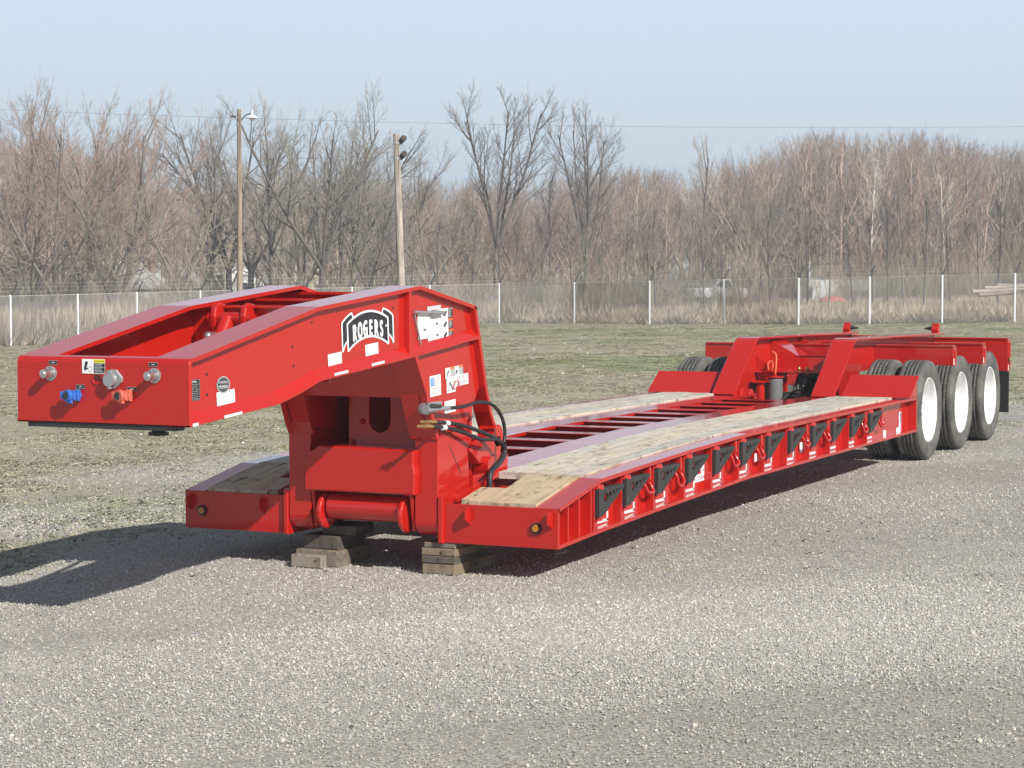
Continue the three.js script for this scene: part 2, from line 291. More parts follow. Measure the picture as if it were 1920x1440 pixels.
// ---------------------------------------------------------------- bare early-spring trees
class Wood { // collects tapered limbs into one indexed mesh
  constructor() { this.p = []; this.n = []; this.i = []; }
  limb(pts, rad, sides) {
    const n = pts.length, base = this.p.length / 3, tip = rad[n - 1] < .0015, t = V(0, 0, 0), a = V(0, 0, 0), b = V(0, 0, 0);
    for (let k = 0; k < n; k++) {
      t.subVectors(pts[Math.min(k + 1, n - 1)], pts[Math.max(k - 1, 0)]).normalize();
      a.set(t.y, -t.x, .3 * t.y + .01).cross(t); if (a.lengthSq() < 1e-6) a.set(1, 0, 0).cross(t); a.normalize(); b.crossVectors(t, a);
      const m = (k === n - 1 && tip) ? 1 : sides;
      for (let s = 0; s < m; s++) { const q = s / sides * 6.28319, c = Math.cos(q), d = Math.sin(q), nx = a.x * c + b.x * d, ny = a.y * c + b.y * d, nz = a.z * c + b.z * d; this.p.push(pts[k].x + nx * rad[k], pts[k].y + ny * rad[k], pts[k].z + nz * rad[k]); this.n.push(nx, ny, nz); }
    }
    for (let k = 0; k + 1 < n; k++) for (let s = 0; s < sides; s++) {
      const u = base + k * sides + s, v = base + k * sides + (s + 1) % sides;
      if (k === n - 2 && tip) this.i.push(u, v, base + (k + 1) * sides); else { const x = u + sides, y = v + sides; this.i.push(u, v, x, v, y, x); }
    }
  }
  geo() { const g = new THREE.BufferGeometry(); g.setAttribute('position', new THREE.Float32BufferAttribute(this.p, 3)); g.setAttribute('normal', new THREE.Float32BufferAttribute(this.n, 3)); g.setIndex(this.i); return g; }
}
// o: height, trunk radius r, fork height (share), leaders, spread, children per level, level lengths, crook, up
function growTree(o) {
  const r = rngOf(o.seed), trunk = new Wood(), crown = new Wood();
  const perp = (d) => { const a = V(r() - .5, r() - .5, r() - .5).cross(d); return a.lengthSq() > 1e-5 ? a.normalize() : V(1, 0, 0).cross(d).normalize(); };
  const line = (p, d, len, segs, crook, up) => { const pts = [p.clone()], dir = d.clone(), q = p.clone(); for (let k = 0; k < segs; k++) { dir.addScaledVector(perp(dir), crook * (r() - .3)); dir.y += up; dir.normalize(); q.addScaledVector(dir, len / segs); pts.push(q.clone()); } return [pts, dir]; };
  const along = (pts, t) => { const x = t * (pts.length - 1), k = Math.min(pts.length - 2, Math.floor(x)); return [pts[k].clone().lerp(pts[k + 1], x - k), pts[k + 1].clone().sub(pts[k]).normalize()]; };
  const levels = o.kids.length;
  function grow(p, d, len, rad, lv) {
    const last = lv >= levels, segs = last ? 1 : lv >= levels - 1 ? 2 : lv === 0 ? 6 : 4;
    const [pts, end] = line(p, d, len, segs, o.crook * (lv > 1 ? 1.2 : 1), lv ? o.up : .02);
    const tipR = last ? .001 : Math.max(.0042, rad * (lv === 0 ? .45 : .3));
    (lv <= 1 ? trunk : crown).limb(pts, pts.map((_, k) => lerp(rad, tipR, Math.pow(k / segs, lv ? .8 : .9))), lv === 0 ? 8 : lv === 1 ? 6 : lv === 2 ? 4 : 3);
    if (last) return;
    const n = Math.max(1, Math.round(o.kids[lv] * (.75 + .5 * r()))), from = lv === 0 ? o.clear : .22;
    let az = r() * 6.28;
    for (let k = 0; k < n; k++) {
      const t = lerp(from, 1, (k + .2 + .7 * r()) / n), [q, dir] = along(pts, Math.min(.999, t)); az += 2.4 + .5 * (r() - .5);
      const side = perp(dir), rot = side.applyAxisAngle(dir, az * .5), ang = lerp(o.wide, o.narrow, t) * (.8 + .4 * r());
      const nd = dir.clone().multiplyScalar(Math.cos(ang)).addScaledVector(rot, Math.sin(ang)); if (nd.y < -.05) nd.y *= .3;
      const L = len * o.ratio[lv] * (.65 + .55 * r()) * lerp(1.1, .62, t);
      grow(q, nd.normalize(), L, Math.max(.0052, Math.min(rad * lerp(.55, .36, t), L * .024)), lv + 1);
    }
    if (lv && lv < levels) grow(pts[pts.length - 1], end, len * .4, tipR, Math.min(levels, lv + 2));
  }
  if (o.leaders > 1) { // a short bole that parts into several leaders
    const [pts] = line(V(0, -.2, 0), V(o.tilt || 0, 1, 0).normalize(), o.h * o.fork, 4, o.crook * .3, .02);
    trunk.limb(pts, pts.map((_, k) => lerp(o.r * 1.25, o.r, k / 4)), 9);
    for (let k = 0; k < o.leaders; k++) { const a = k / o.leaders * 6.283 + r() * .8, s = o.spread * (.6 + .6 * r()); grow(pts[4].clone().add(V(0, -.05, 0)), V(Math.cos(a) * s + (o.tilt || 0), 1, Math.sin(a) * s).normalize(), o.h * (1 - o.fork) * (.72 + .26 * r()), o.r * (.52 + .15 * r()), 0); }
  } else grow(V(0, -.2, 0), V(o.tilt || 0, 1, 0).normalize(), o.h * .82, o.r, 0);
  return { trunk: trunk.geo(), crown: crown.geo() };
}
const bark = (c) => std(c, .92);
const BARK = { grey: bark(rgb(.235, .205, .18)), olive: bark(rgb(.235, .22, .155)), dark: bark(rgb(.15, .13, .115)), pale: bark(rgb(.62, .59, .53)), tan: bark(rgb(.34, .28, .215)) };
const TWIG = { grey: bark(rgb(.35, .31, .275)), red: bark(rgb(.43, .305, .25)), rust: bark(rgb(.47, .335, .25)), tan: bark(rgb(.43, .355, .27)), olive: bark(rgb(.34, .315, .23)), pale: bark(rgb(.60, .55, .49)), dark: bark(rgb(.25, .22, .20)) };
const KIND = {
  maple: { h: 12, r: .17, fork: .15, leaders: 5, spread: .60, kids: [9, 7, 6, 5], ratio: [.44, .46, .5, .52], clear: .14, wide: .95, narrow: .42, crook: .15, up: .09 },
  vase: { h: 12, r: .17, fork: .24, leaders: 5, spread: .46, kids: [9, 6, 6, 5], ratio: [.42, .46, .48, .5], clear: .22, wide: .85, narrow: .50, crook: .17, up: .05 },
  tall: { h: 12, r: .14, leaders: 1, kids: [16, 8, 6, 4], ratio: [.40, .45, .48, .5], clear: .22, wide: .85, narrow: .42, crook: .13, up: .08 },
  crooked: { h: 9, r: .14, fork: .22, leaders: 3, spread: .60, kids: [8, 7, 6, 4], ratio: [.50, .48, .48, .5], clear: .15, wide: 1.05, narrow: .55, crook: .28, up: .02 },
  slim: { h: 12, r: .10, leaders: 1, kids: [13, 7, 5, 3], ratio: [.30, .46, .5, .5], clear: .34, wide: .75, narrow: .40, crook: .10, up: .10 },
};
const grown = {};
function tree(kind, variant, px, topY, d, barkM, twigM, label, name, group, turn, extra = {}) {
  const key = kind + variant; grown[key] ??= (() => { const o = { ...KIND[kind], seed: 100 + variant * 37 + kind.length * 1000, ...extra }; const g = growTree(o); let y = 0; for (const w of [g.trunk, g.crown]) { w.computeBoundingBox(); y = Math.max(y, w.boundingBox.max.y); } g.top = y; return g; })();
  const g = grown[key], p = spot(px, d), h = (522 - topY) / F * d + CAM.y - p.y, s = h / g.top;
  const o = thing(name, label, 'tree', group, [p.x, p.y, p.z]); o.rotation.y = turn ?? px * .7; o.scale.setScalar(s);
  meshOf('trunk', g.trunk, BARK[barkM], o).geometry = g.trunk; meshOf('crown', g.crown, TWIG[twigM], o).geometry = g.crown; return o;
}
tree('maple', 0, 28, 140, 106, 'grey', 'rust', 'big bare maple with rusty buds at the left edge of the photo', 'maple_tree');
tree('maple', 1, 105, 108, 100, 'grey', 'red', 'tallest bare maple, left of the lamp pole, with reddish buds', 'maple_tree');
tree('maple', 2, 160, 135, 112, 'grey', 'tan', 'bare maple with tan twigs just right of the tallest maple', 'maple_tree');
tree('maple', 0, 232, 165, 101, 'grey', 'red', 'bare reddish maple whose right side leans out into the open sky gap', 'maple_tree', null, 2.2);
tree('crooked', 0, 208, 318, 92, 'dark', 'olive', 'low crooked tree with a dark bent trunk below the leaning maple', 'crooked_tree');
tree('crooked', 1, 62, 330, 93, 'dark', 'tan', 'low crooked olive tree left of the far left fence posts', 'crooked_tree');
tree('crooked', 2, 338, 300, 97, 'olive', 'tan', 'low spreading tan tree under the sky gap left of the lamp pole', 'crooked_tree');
tree('tall', 0, 392, 180, 108, 'dark', 'grey', 'tall grey bare tree just left of the lamp pole', 'bare_tree');
tree('vase', 0, 432, 162, 114, 'dark', 'grey', 'grey many-stemmed tree directly behind the lamp pole', 'bare_tree', null, 1.4);
tree('tall', 1, 512, 152, 104, 'dark', 'grey', 'tall dark-trunked tree just right of the lamp pole', 'bare_tree');
tree('vase', 1, 606, 130, 103, 'dark', 'grey', 'tallest grey bare tree midway between the lamp pole and the bare post', 'bare_tree', null, .6);
tree('maple', 1, 566, 170, 112, 'olive', 'olive', 'bushy olive tree just left of the tallest grey one', 'bare_tree', null, 4);
tree('crooked', 0, 690, 262, 98, 'dark', 'grey', 'crooked spreading grey tree just left of the bare wooden post', 'crooked_tree', null, 4.1);
tree('vase', 2, 664, 180, 110, 'olive', 'grey', 'thin grey tree leaning toward the bare wooden post', 'bare_tree', null, 3.0);
tree('crooked', 1, 800, 305, 112, 'olive', 'tan', 'low tan tree just right of the bare wooden post', 'crooked_tree', null, 1.1);
tree('vase', 3, 932, 132, 112, 'dark', 'dark', 'tall open-crowned bare tree standing alone against the sky, larger of two', 'bare_tree', null, .9, { leaders: 5, spread: .38, kids: [10, 7, 5, 4], ratio: [.36, .48, .5, .5], r: .15, up: .10, crook: .15, fork: .30 });
tree('vase', 4, 1100, 172, 114, 'dark', 'dark', 'open-crowned bare tree against the sky, right-hand and smaller of two', 'bare_tree', null, 2.2, { leaders: 6, spread: .36, kids: [9, 7, 5, 4], ratio: [.36, .48, .5, .5], r: .14, up: .10, crook: .15, fork: .26 });
tree('slim', 0, 1035, 268, 120, 'dark', 'dark', 'small slender bare tree between the two open-crowned trees', 'slender_tree');
tree('slim', 1, 1304, 226, 118, 'dark', 'pale', 'slender pale-topped tree leaning right alone above the woods', 'slender_tree', null, 1, { tilt: .10, kids: [11, 8, 6, 3], clear: .5 });
tree('slim', 2, 1630, 238, 124, 'pale', 'pale', 'pale white-barked tree standing out of the reddish woods', 'birch_tree', null, 2);
tree('tall', 2, 1668, 300, 120, 'grey', 'grey', 'grey-trunked tree just right of the white-barked one', 'bare_tree');
tree('tall', 0, 1740, 300, 122, 'dark', 'red', 'reddish tree midway between the white-barked tree and the far power pole', 'bare_tree', null, 2);
tree('crooked', 2, 1500, 345, 108, 'grey', 'grey', 'low grey tree behind the fence left of the white-barked tree', 'crooked_tree', null, 3);
tree('slim', 0, 1412, 330, 110, 'grey', 'tan', 'slender tan tree rising behind the reddish bush', 'slender_tree', null, 3);
tree('crooked', 0, 1210, 362, 104, 'dark', 'grey', 'low dark tree behind the fence right of the smaller open-crowned tree', 'crooked_tree', null, 5);
tree('maple', 2, 70, 160, 117, 'dark', 'tan', 'bare tan maple half hidden between the left edge maple and the tallest maple', 'maple_tree', null, 5);
tree('maple', 1, 195, 185, 118, 'dark', 'red', 'bare maple half hidden behind the leaning maple', 'maple_tree', null, 3.3);
tree('vase', 1, 470, 165, 116, 'dark', 'grey', 'grey forked tree whose branches frame the dome lamp from behind', 'bare_tree', null, 2.9);
tree('tall', 2, 640, 190, 108, 'dark', 'olive', 'dark-trunked olive tree right of the tallest one there', 'bare_tree', null, 1.9);
tree('maple', 2, 720, 245, 116, 'grey', 'grey', 'round grey tree right behind the bare wooden post', 'bare_tree', null, .4);
{ const r = rngOf(611); for (let k = 0; k < 34; k++) { const px = 700 + 1180 * (k + r()) / 34, d = 88 + 16 * r(); tree('slim', k % 3, px, 395 - 60 * r() + (px > 1500 ? -20 : 0), d, k % 4 ? 'dark' : 'grey', k % 3 ? 'grey' : 'dark', 'slender young tree with a thin straight trunk in the brush behind the fence', 'young_tree', 'slender young trees in the brush behind the fence', r() * 6.28); } }
const seen = (px) => (px > 395 && px < 512) || (px > 225 && px < 308) || (px > 560 && px < 615); // thinner growth before the houses and the parked truck
{ // the wood behind, read as one mass: rows of slim trees, tallest on the right
  const sky = [[-200, 190], [0, 225], [240, 260], [330, 330], [520, 300], [760, 325], [900, 335], [1180, 312], [1290, 325], [1400, 300], [1470, 262], [1560, 250], [1700, 252], [1780, 262], [1860, 282], [1920, 285], [2150, 290]];
  const protos = [['slim', 5], ['tall', 6], ['slim', 7], ['maple', 8]].map(([k, v]) => { const g = growTree({ ...KIND[k], seed: 900 + v, kids: k === 'slim' ? [13, 7, 5, 2] : k === 'tall' ? [13, 7, 5, 3] : [7, 6, 5, 3] }); const all = mergeGeometries([g.trunk, g.crown]); all.computeBoundingBox(); return [all, all.boundingBox.max.y]; });
  const r = rngOf(404), sets = protos.map(() => [[], []]), q = new THREE.Quaternion();
  for (let k = 0; k < 640; k++) {
    const d = 122 + 90 * r(), px = -160 + 2260 * r(), p = spot(px, d); if (seen(px) && d < 165 && r() < .85) continue; const topY = interp(sky, px) + 48 * Math.pow(r(), 1.6) - 8, h = (522 - topY) / F * d + 2, w = Math.floor(r() * protos.length);
    q.setFromAxisAngle(V(0, 1, 0), r() * 6.28); const s = h / protos[w][1];
    sets[w][0].push(new THREE.Matrix4().compose(p, q.clone(), V(s * (.95 + .3 * r()), s, s * (.95 + .3 * r()))));
    const l = .75 + .5 * r(), rd = interp([[0, .35], [500, .3], [900, .55], [1300, .6], [1700, .7], [2000, .45]], px);
    sets[w][1].push(r() < rd ? rgb(.42 * l, .315 * l, .268 * l) : r() < .2 ? rgb(.55 * l, .50 * l, .43 * l) : rgb(.40 * l, .345 * l, .29 * l));
  }
  const white = std(rgb(1, 1, 1), .92); protos.forEach(([g], w) => scatter(numbered('bare_wood'), g, white, sets[w][0], sets[w][1], ['far bare woodland of slim grey and reddish trees behind the fence', 'far bare woodland of upright bushy trees behind the fence', 'far bare woodland of pale thin trees behind the fence', 'far bare woodland of broad many-stemmed trees behind the fence'][w], 'woods'));
}
{ // brush at the foot of the wood
  const shrub = (seed, h, n) => { const r = rngOf(seed), w = new Wood(); for (let k = 0; k < n; k++) { const a = r() * 6.28, s = .5 * r(), p0 = V(Math.cos(a) * .25 * r(), -.05, Math.sin(a) * .25 * r()), L = h * (.6 + .5 * r()), d = V(Math.cos(a) * s, 1, Math.sin(a) * s).normalize(), p1 = p0.clone().addScaledVector(d, L * .5), p2 = p1.clone().addScaledVector(d.clone().add(V((r() - .5) * .5, .1, (r() - .5) * .5)).normalize(), L * .5); w.limb([p0, p1, p2], [.013, .008, .0008], 3); for (let m = 0; m < 9; m++) { const t = r(), q = t < .5 ? p0.clone().lerp(p1, .3 + t) : p1.clone().lerp(p2, t), dd = d.clone().add(V((r() - .5) * 1.5, .35 * r(), (r() - .5) * 1.5)).normalize(), e = q.clone().addScaledVector(dd, L * (.16 + .22 * r())); w.limb([q, e], [.006, .0008], 3); } } return w.geo(); };
  const protos = [shrub(1, 2.4, 16), shrub(2, 3.2, 12), shrub(3, 1.7, 24)], r = rngOf(505), sets = protos.map(() => [[], []]), q = new THREE.Quaternion();
  for (let k = 0; k < 2600; k++) {
    const px = -140 + 2200 * r(), d = 92 + 62 * Math.pow(r(), 1.1) + (px > 1400 ? 14 : 0), p = spot(px, d); if (r() < (seen(px) ? .8 : px < 1400 ? .3 : 0)) continue; const w = Math.floor(r() * 3), s = (.60 + .70 * r()) * (px < 1350 ? .8 : 1); q.setFromAxisAngle(V(0, 1, 0), r() * 6.28);
    sets[w][0].push(new THREE.Matrix4().compose(p, q.clone(), V(s, s, s)));
    const l = .7 + .6 * r(), c = r(); sets[w][1].push(c < .4 ? rgb(.44 * l, .37 * l, .30 * l) : c < .65 ? rgb(.44 * l, .325 * l, .265 * l) : c < .9 ? rgb(.42 * l, .385 * l, .26 * l) : rgb(.58 * l, .53 * l, .43 * l));
  }
  const white = std(rgb(1, 1, 1), .92); protos.forEach((g, w) => scatter(numbered('underbrush'), g, white, sets[w][0], sets[w][1], ['leafless brush of middling height along the foot of the woods', 'tallest leafless brush along the foot of the woods', 'low dense leafless brush along the foot of the woods'][w], 'brush'));
  const bush = (px, d, s, m, label) => { const p = spot(px, d), o = thing('bare_bush', label, 'bush', null, [p.x, p.y, p.z]); const b = shrub(40 + px, 2.2, 46); b.scale(s, s, s); const k = new THREE.Mesh(b, TWIG[m]); k.name = 'branch_mass'; k.castShadow = k.receiveShadow = true; o.add(k); return o; };
  bush(1440, 81, .62, 'red', 'reddish many-stemmed bare bush right behind the fence');
  bush(640, 101, 1.0, 'olive', 'bare olive bush at the foot of the trees left of the wooden post');
}

// ---------------------------------------------------------------- chain link fence, poles, things beyond the fence
{
  const fence = thing('chain_link_fence', 'grey chain link fence on white posts across the back of the yard', 'fence');
  const GALV = std(rgb(.80, .81, .82), .45, { metalness: .15 }), WIRE = std(rgb(.50, .51, .52), .5, { metalness: .1 }), ARM = std(rgb(.05, .05, .055), .6);
  const cols = [-230, -105, 20, 146, 257, 376, 480, 572, 660, 740, 806, 936, 1077, 1218, 1357, 1497, 1630, 1766, 1902, 2040];
  const base = cols.map((px) => { const d0 = 78; let d = d0; for (let k = 0; k < 12; k++) d = fenceDepth((px - 960) / F * d); return spot(px, d); });
  const H = 1.66, post = cyl(V(0, -.1, 0), V(0, H, 0), .04, .04, 10), cap = ball(0, H, 0, .044, 10);
  const postGeo = join([post, cap]), armGeo = cyl(V(0, H - .02, 0), V(.14, H + .42, -.16), .034, .024, 6);
  base.forEach((p, i) => { const m = meshOf('post', postGeo, GALV, fence); m.position.copy(p); const a = meshOf('barb_arm', armGeo, ARM, fence); a.position.copy(p); });
  const wireR = (p, q, r, n = 3) => cyl(p, q, r, r, n);
  for (let i = 0; i + 1 < base.length; i++) {
    const a = base[i], b = base[i + 1], w = b.clone().sub(a), L = w.length(), u = w.clone().divideScalar(L), list = [], step = .075;
    const at = (s, y) => a.clone().addScaledVector(u, s).add(V(0, y, 0));
    for (let s = -H; s < L; s += step) { // one diagonal each way
      const s0 = Math.max(0, s), s1 = Math.min(L, s + H); if (s1 - s0 < .02) continue;
      list.push(wireR(at(s0, s0 - s), at(s1, s1 - s), .0034)); list.push(wireR(at(s0, H - (s0 - s)), at(s1, H - (s1 - s)), .0034));
    }
    const m = meshOf('mesh_panel', list, WIRE, fence); m.userData.kind = 'stuff';
    meshOf('top_rail', wireR(at(0, H), at(L, H), .012, 6), WIRE, fence);
    const k = V(.14, 0, -.16); for (const [n, t] of [[0, .36], [1, .68], [2, 1]]) { const o = k.clone().multiplyScalar(t), y = H + .42 * t; meshOf('barbed_wire', wireR(at(0, y).add(o), at(L, y).add(o), .0036, 4), WIRE, fence); }
  }
}
const poleTex = canvasTex(128, 1024, (c, w, h) => { const d = c.createImageData(w, h); for (let j = 0; j < h; j++) for (let i = 0; i < w; i++) { const u = i / w, v = j / h, o = (j * w + i) * 4, k = .78 + .3 * (vnoise(u * 60, v * 10, 3) - .5) + .22 * (fbm(u * 6, v * 24, 7, 3) - .5) - .25 * smooth(.62, .8, fbm(u * 20, v * 5, 9, 3)); d.data[o] = 255 * k; d.data[o + 1] = 247 * k; d.data[o + 2] = 236 * k; d.data[o + 3] = 255; } c.putImageData(d, 0, 0); });
poleTex.wrapS = poleTex.wrapT = THREE.RepeatWrapping;
{
  const p = spot(450, 78), o = thing('lamp_pole', 'tall brown wooden pole with a white dome lamp at its top', 'lamp pole', null, [p.x, p.y, p.z]);
  const h = (522 - 207) / F * 78 + CAM.y - p.y, R = (m) => V(right.x * m, 0, right.z * m);
  meshOf('pole', cyl(V(0, -.3, 0), V(.02, h, 0), .115, .082, 16), std(rgb(.55, .475, .40), .9, { map: poleTex }), o);
  const at = (u, y) => R(u).add(V(0, y, 0)).toArray(), arm = meshOf('lamp_arm', [tube([at(.04, h - .55), at(.12, h - .38), at(.30, h - .20), at(.48, h - .17)], .022, 6)], DARK, o); meshOf('insulator', [cyl(V(...at(-.09, h - .26)), V(...at(-.30, h - .27)), .03, .03, 8)], DARK, o);
  const head = meshOf('lamp_head', cyl(V(...at(.50, h - .22)), V(...at(.50, h - .02)), .055, .05, 12), std(rgb(.62, .63, .66), .5), o);
  meshOf('lamp_shade', new THREE.LatheGeometry([[.05, .02], [.12, -.01], [.21, -.08], [.235, -.10], [.225, -.10], [.11, -.02]].map((q) => new THREE.Vector2(...q)), 24).translate(R(.50).x, h - .22, R(.50).z), std(rgb(.85, .86, .87), .4, { side: THREE.DoubleSide }), head);
  meshOf('lamp_bowl', new THREE.SphereGeometry(.11, 16, 10, 0, 6.3, Math.PI / 2, Math.PI / 2).translate(R(.50).x, h - .31, R(.50).z), std(rgb(.72, .73, .70), .3), head);
  meshOf('strap', [cyl(V(0, h - .62, 0), V(0, h - .50, 0), .094, .093, 16)], ZINC, o);
}
{
  const p = spot(756, 62), o = thing('wooden_post', 'weathered grey wooden pole with two cut-off stubs near its top', 'pole', null, [p.x, p.y, p.z]);
  const h = (522 - 253) / F * 62 + CAM.y - p.y, R = (m, y) => V(right.x * m, y, right.z * m), lean = -.19;
  meshOf('pole', cyl(R(0, -.3), R(lean, h), .125, .095, 18), std(rgb(.74, .70, .65), .9, { map: poleTex }), o);
  for (const [dy, s] of [[.20, .13], [1.07 * .62, .14]]) {
    const y = h - dy; const c = R(lean * (y / h) + .10, y), b = meshOf('stub', cyl(c.clone().addScaledVector(fwd, .14).add(V(0, -.03, 0)), c.clone().addScaledVector(fwd, -.16).add(R(.13, .08)), .075, .09, 12), std(rgb(.12, .10, .085), .9, { map: poleTex }), o);
    meshOf('stub_band', cyl(R(lean * (y / h), y - .10), R(lean * (y / h), y - .02), .108, .108, 18), ZINC, b);
  }
}
{
  const p = spot(1877, 140), o = thing('power_pole', 'far grey power pole with short cross arms at the right edge of the woods', 'power pole', null, [p.x, p.y, p.z]);
  const h = (522 - 384) / F * 140 + CAM.y - p.y, R = (m, y) => V(right.x * m, y, right.z * m), m = std(rgb(.46, .43, .40), .9);
  meshOf('pole', cyl(R(0, -.3), R(0, h), .13, .10, 10), m, o);
  for (const [y, w] of [[h - .12, .32], [h - .95, .34], [h - 1.45, .42]]) meshOf('cross_arm', cyl(R(-w, y), R(w, y), .055, .055, 6), std(rgb(.16, .15, .145), .8), o);
  meshOf('transformer', cyl(R(.22, h - 1.75), R(.22, h - 1.3), .14, .14, 12), std(rgb(.3, .3, .3), .6), o);
}
{ // overhead wire, slung between poles outside the picture on either side
  const a = spot(-260, 96), b = spot(2300, 118), ya = (522 - 196) / F * 96 + CAM.y, yb = (522 - 232) / F * 118 + CAM.y, pts = [];
  for (let k = 0; k <= 40; k++) { const t = k / 40; pts.push([lerp(a.x, b.x, t), lerp(ya, yb, t) - 1.0 * 4 * t * (1 - t) * .62, lerp(a.z, b.z, t)]); }
  top('overhead_wire', tube(pts, .008, 4, 120), std(rgb(.24, .24, .25), .6), 'thin dark overhead wire crossing the sky from the left trees to the right edge', 'wire');
}
function house(px, d, w, hw, hr, dep, wallC, roofC, label, turn) {
  const p = spot(px, d), o = thing('house', label, 'house', null, [p.x, p.y - .3, p.z]); o.rotation.y = YAW + turn;
  meshOf('wall', prism('z', [[-w, 0], [w, 0], [w, hw], [0, hw + hr], [-w, hw]], -dep, dep, .01), std(wallC, .8), o);
  const roof = meshOf('roof', [1, -1].map((s) => prism('z', [[0, hw + hr + .02], [s * (w + .4), hw - hr * .4 / w + .02], [s * (w + .4), hw - hr * .4 / w + .2], [0, hw + hr + .2]], -dep - .35, dep + .35, .01)), std(roofC, .85), o);
  meshOf('chimney', box(w * .3, w * .3 + .6, hw, hw + hr + .9, -.3, .3), std(rgb(.30, .20, .16), .9), roof);
  for (const x of [-w * .5, w * .35]) { const f = meshOf('window', box(x - .55, x + .55, hw * .42, hw * .82, dep, dep + .05), std(rgb(.75, .75, .74), .7), o); meshOf('pane', box(x - .45, x + .45, hw * .45, hw * .79, dep + .05, dep + .06), std(rgb(.04, .05, .06), .15), f); }
  meshOf('door', box(-.2, .75, 0, 2.1, dep, dep + .04), std(rgb(.35, .3, .26), .7), o);
  return o;
}
house(455, 158, 2.6, 2.9, 1.5, 3.2, rgb(.78, .79, .78), rgb(.58, .58, .58), 'pale house with a light roof half hidden by trees behind the lamp pole', .5);
house(268, 150, 2.2, 2.3, 1.5, 3.5, rgb(.70, .72, .71), rgb(.50, .51, .52), 'small pale house half hidden by trees left of the lamp pole', -.7);
house(590, 150, 1.7, 2.2, .8, 2.2, rgb(.72, .66, .48), rgb(.55, .52, .48), 'small cream shed half hidden by trees between the lamp pole and the wooden post', .2);
{
  const p = spot(1336, 104), o = thing('white_truck', 'low white pickup parked far behind the fence, partly hidden by brush', 'pickup', null, [p.x, p.y + .35, p.z]); o.rotation.y = YAW + .2; const W = std(rgb(.82, .83, .84), .4);
  meshOf('body', [prism('z', [[-1.5, .35], [1.6, .35], [1.62, .72], [1.5, .82], [-.1, .85], [-1.45, .82]], -.65, .65, .05)], W, o);
  const cab = meshOf('cab', prism('z', [[-.1, .84], [.12, 1.26], [.75, 1.28], [.95, .84]], -.55, .55, .05), W, o); meshOf('side_window', prism('z', [[.02, .9], [.17, 1.2], [.7, 1.2], [.84, .9]], .56, .575, .003), BLACK, cab);
  for (const x of [-.95, 1.0]) for (const z of [-.55, .55]) meshOf('wheel', cyl(V(x, .30, z - .08), V(x, .30, z + .08), .30, .30, 16), RUBBER, o);
}
{
  const p = spot(1585, 112), o = thing('greenhouse', 'long low whitish plastic-covered shelter behind the fence, left of the white-barked tree', 'shelter', null, [p.x, p.y, p.z]); o.rotation.y = YAW;
  const arc = []; for (let k = 0; k <= 12; k++) arc.push([-1.6 * Math.cos(Math.PI * k / 12), 1.45 * Math.sin(Math.PI * k / 12)]);
  meshOf('cover', prism('x', arc.map(([z, y]) => [z, y]), -2.0, 2.0, .02), std(rgb(.62, .63, .64), .55), o);
  for (let x = -2; x <= 2.01; x += .8) meshOf('hoop', (() => { const t = new THREE.TorusGeometry(1.53, .03, 6, 18, Math.PI); t.scale(1.05, .96, 1); t.rotateY(Math.PI / 2); t.translate(x, 0, 0); return t; })(), std(rgb(.6, .6, .62), .5), o);
  meshOf('end_post', cyl(V(-2.1, 0, 1.0), V(-2.1, 2.4, 1.0), .05, .05, 8), std(rgb(.7, .7, .72), .5), o);
  const q = spot(1560, 104), t = thing('red_tarp_pile', 'low heap under a faded red tarp in front of the whitish shelter', 'tarp', null, [q.x, q.y + .35, q.z]); t.rotation.y = YAW;
  const g = new THREE.SphereGeometry(1, 18, 10); { const a = g.attributes.position; for (let i = 0; i < a.count; i++) { const x = a.getX(i), y = a.getY(i), z = a.getZ(i), n = 1 + .25 * (fbm(x * 2 + 5, z * 2 + y, 3, 3) - .5); a.setXYZ(i, x * .75 * n, Math.max(-.3, y * .30 * n), z * .6 * n); } g.computeVertexNormals(); } meshOf('tarp', g, std(rgb(.50, .16, .13), .8), t);
}
{ // logs lying beyond the fence on the right
  const M = [std(rgb(.70, .66, .60), .9, { map: poleTex }), std(rgb(.52, .46, .38), .9, { map: poleTex })], END = std(rgb(.62, .50, .34), .9), says = ['upper and longest pale log of the pile beyond the fence at the right edge', 'lower pale log of the pile beyond the fence, jutting out left', 'short tan log at the back of the pile beyond the fence', 'lowest grey log, almost hidden in grass, of the pile beyond the fence'];
  [[1845, 1945, 540, 88, .085, 0], [1822, 1925, 547, 87.5, .10, 0], [1868, 1930, 535, 88.6, .08, 1], [1835, 1905, 553, 87, .09, 1]].forEach(([x0, x1, y, d, r, m], i) => {
    const a = spot(x0, d), b = spot(x1, d + .4), ya = CAM.y - (y - 522) / F * d; a.y = ya; b.y = ya + .10 * (i === 2 ? .3 : 1);
    const o = thing('log', says[i], 'log', null, a.toArray()); const q = b.clone().sub(a); meshOf('trunk', cyl(V(0, 0, 0), q, r, r * .8, 12), M[m], o); const n = q.clone().normalize(); meshOf('cut_end', cyl(n.clone().multiplyScalar(-.006), n.clone().multiplyScalar(.004), r * .96, r * .96, 12), END, o);
  });
}
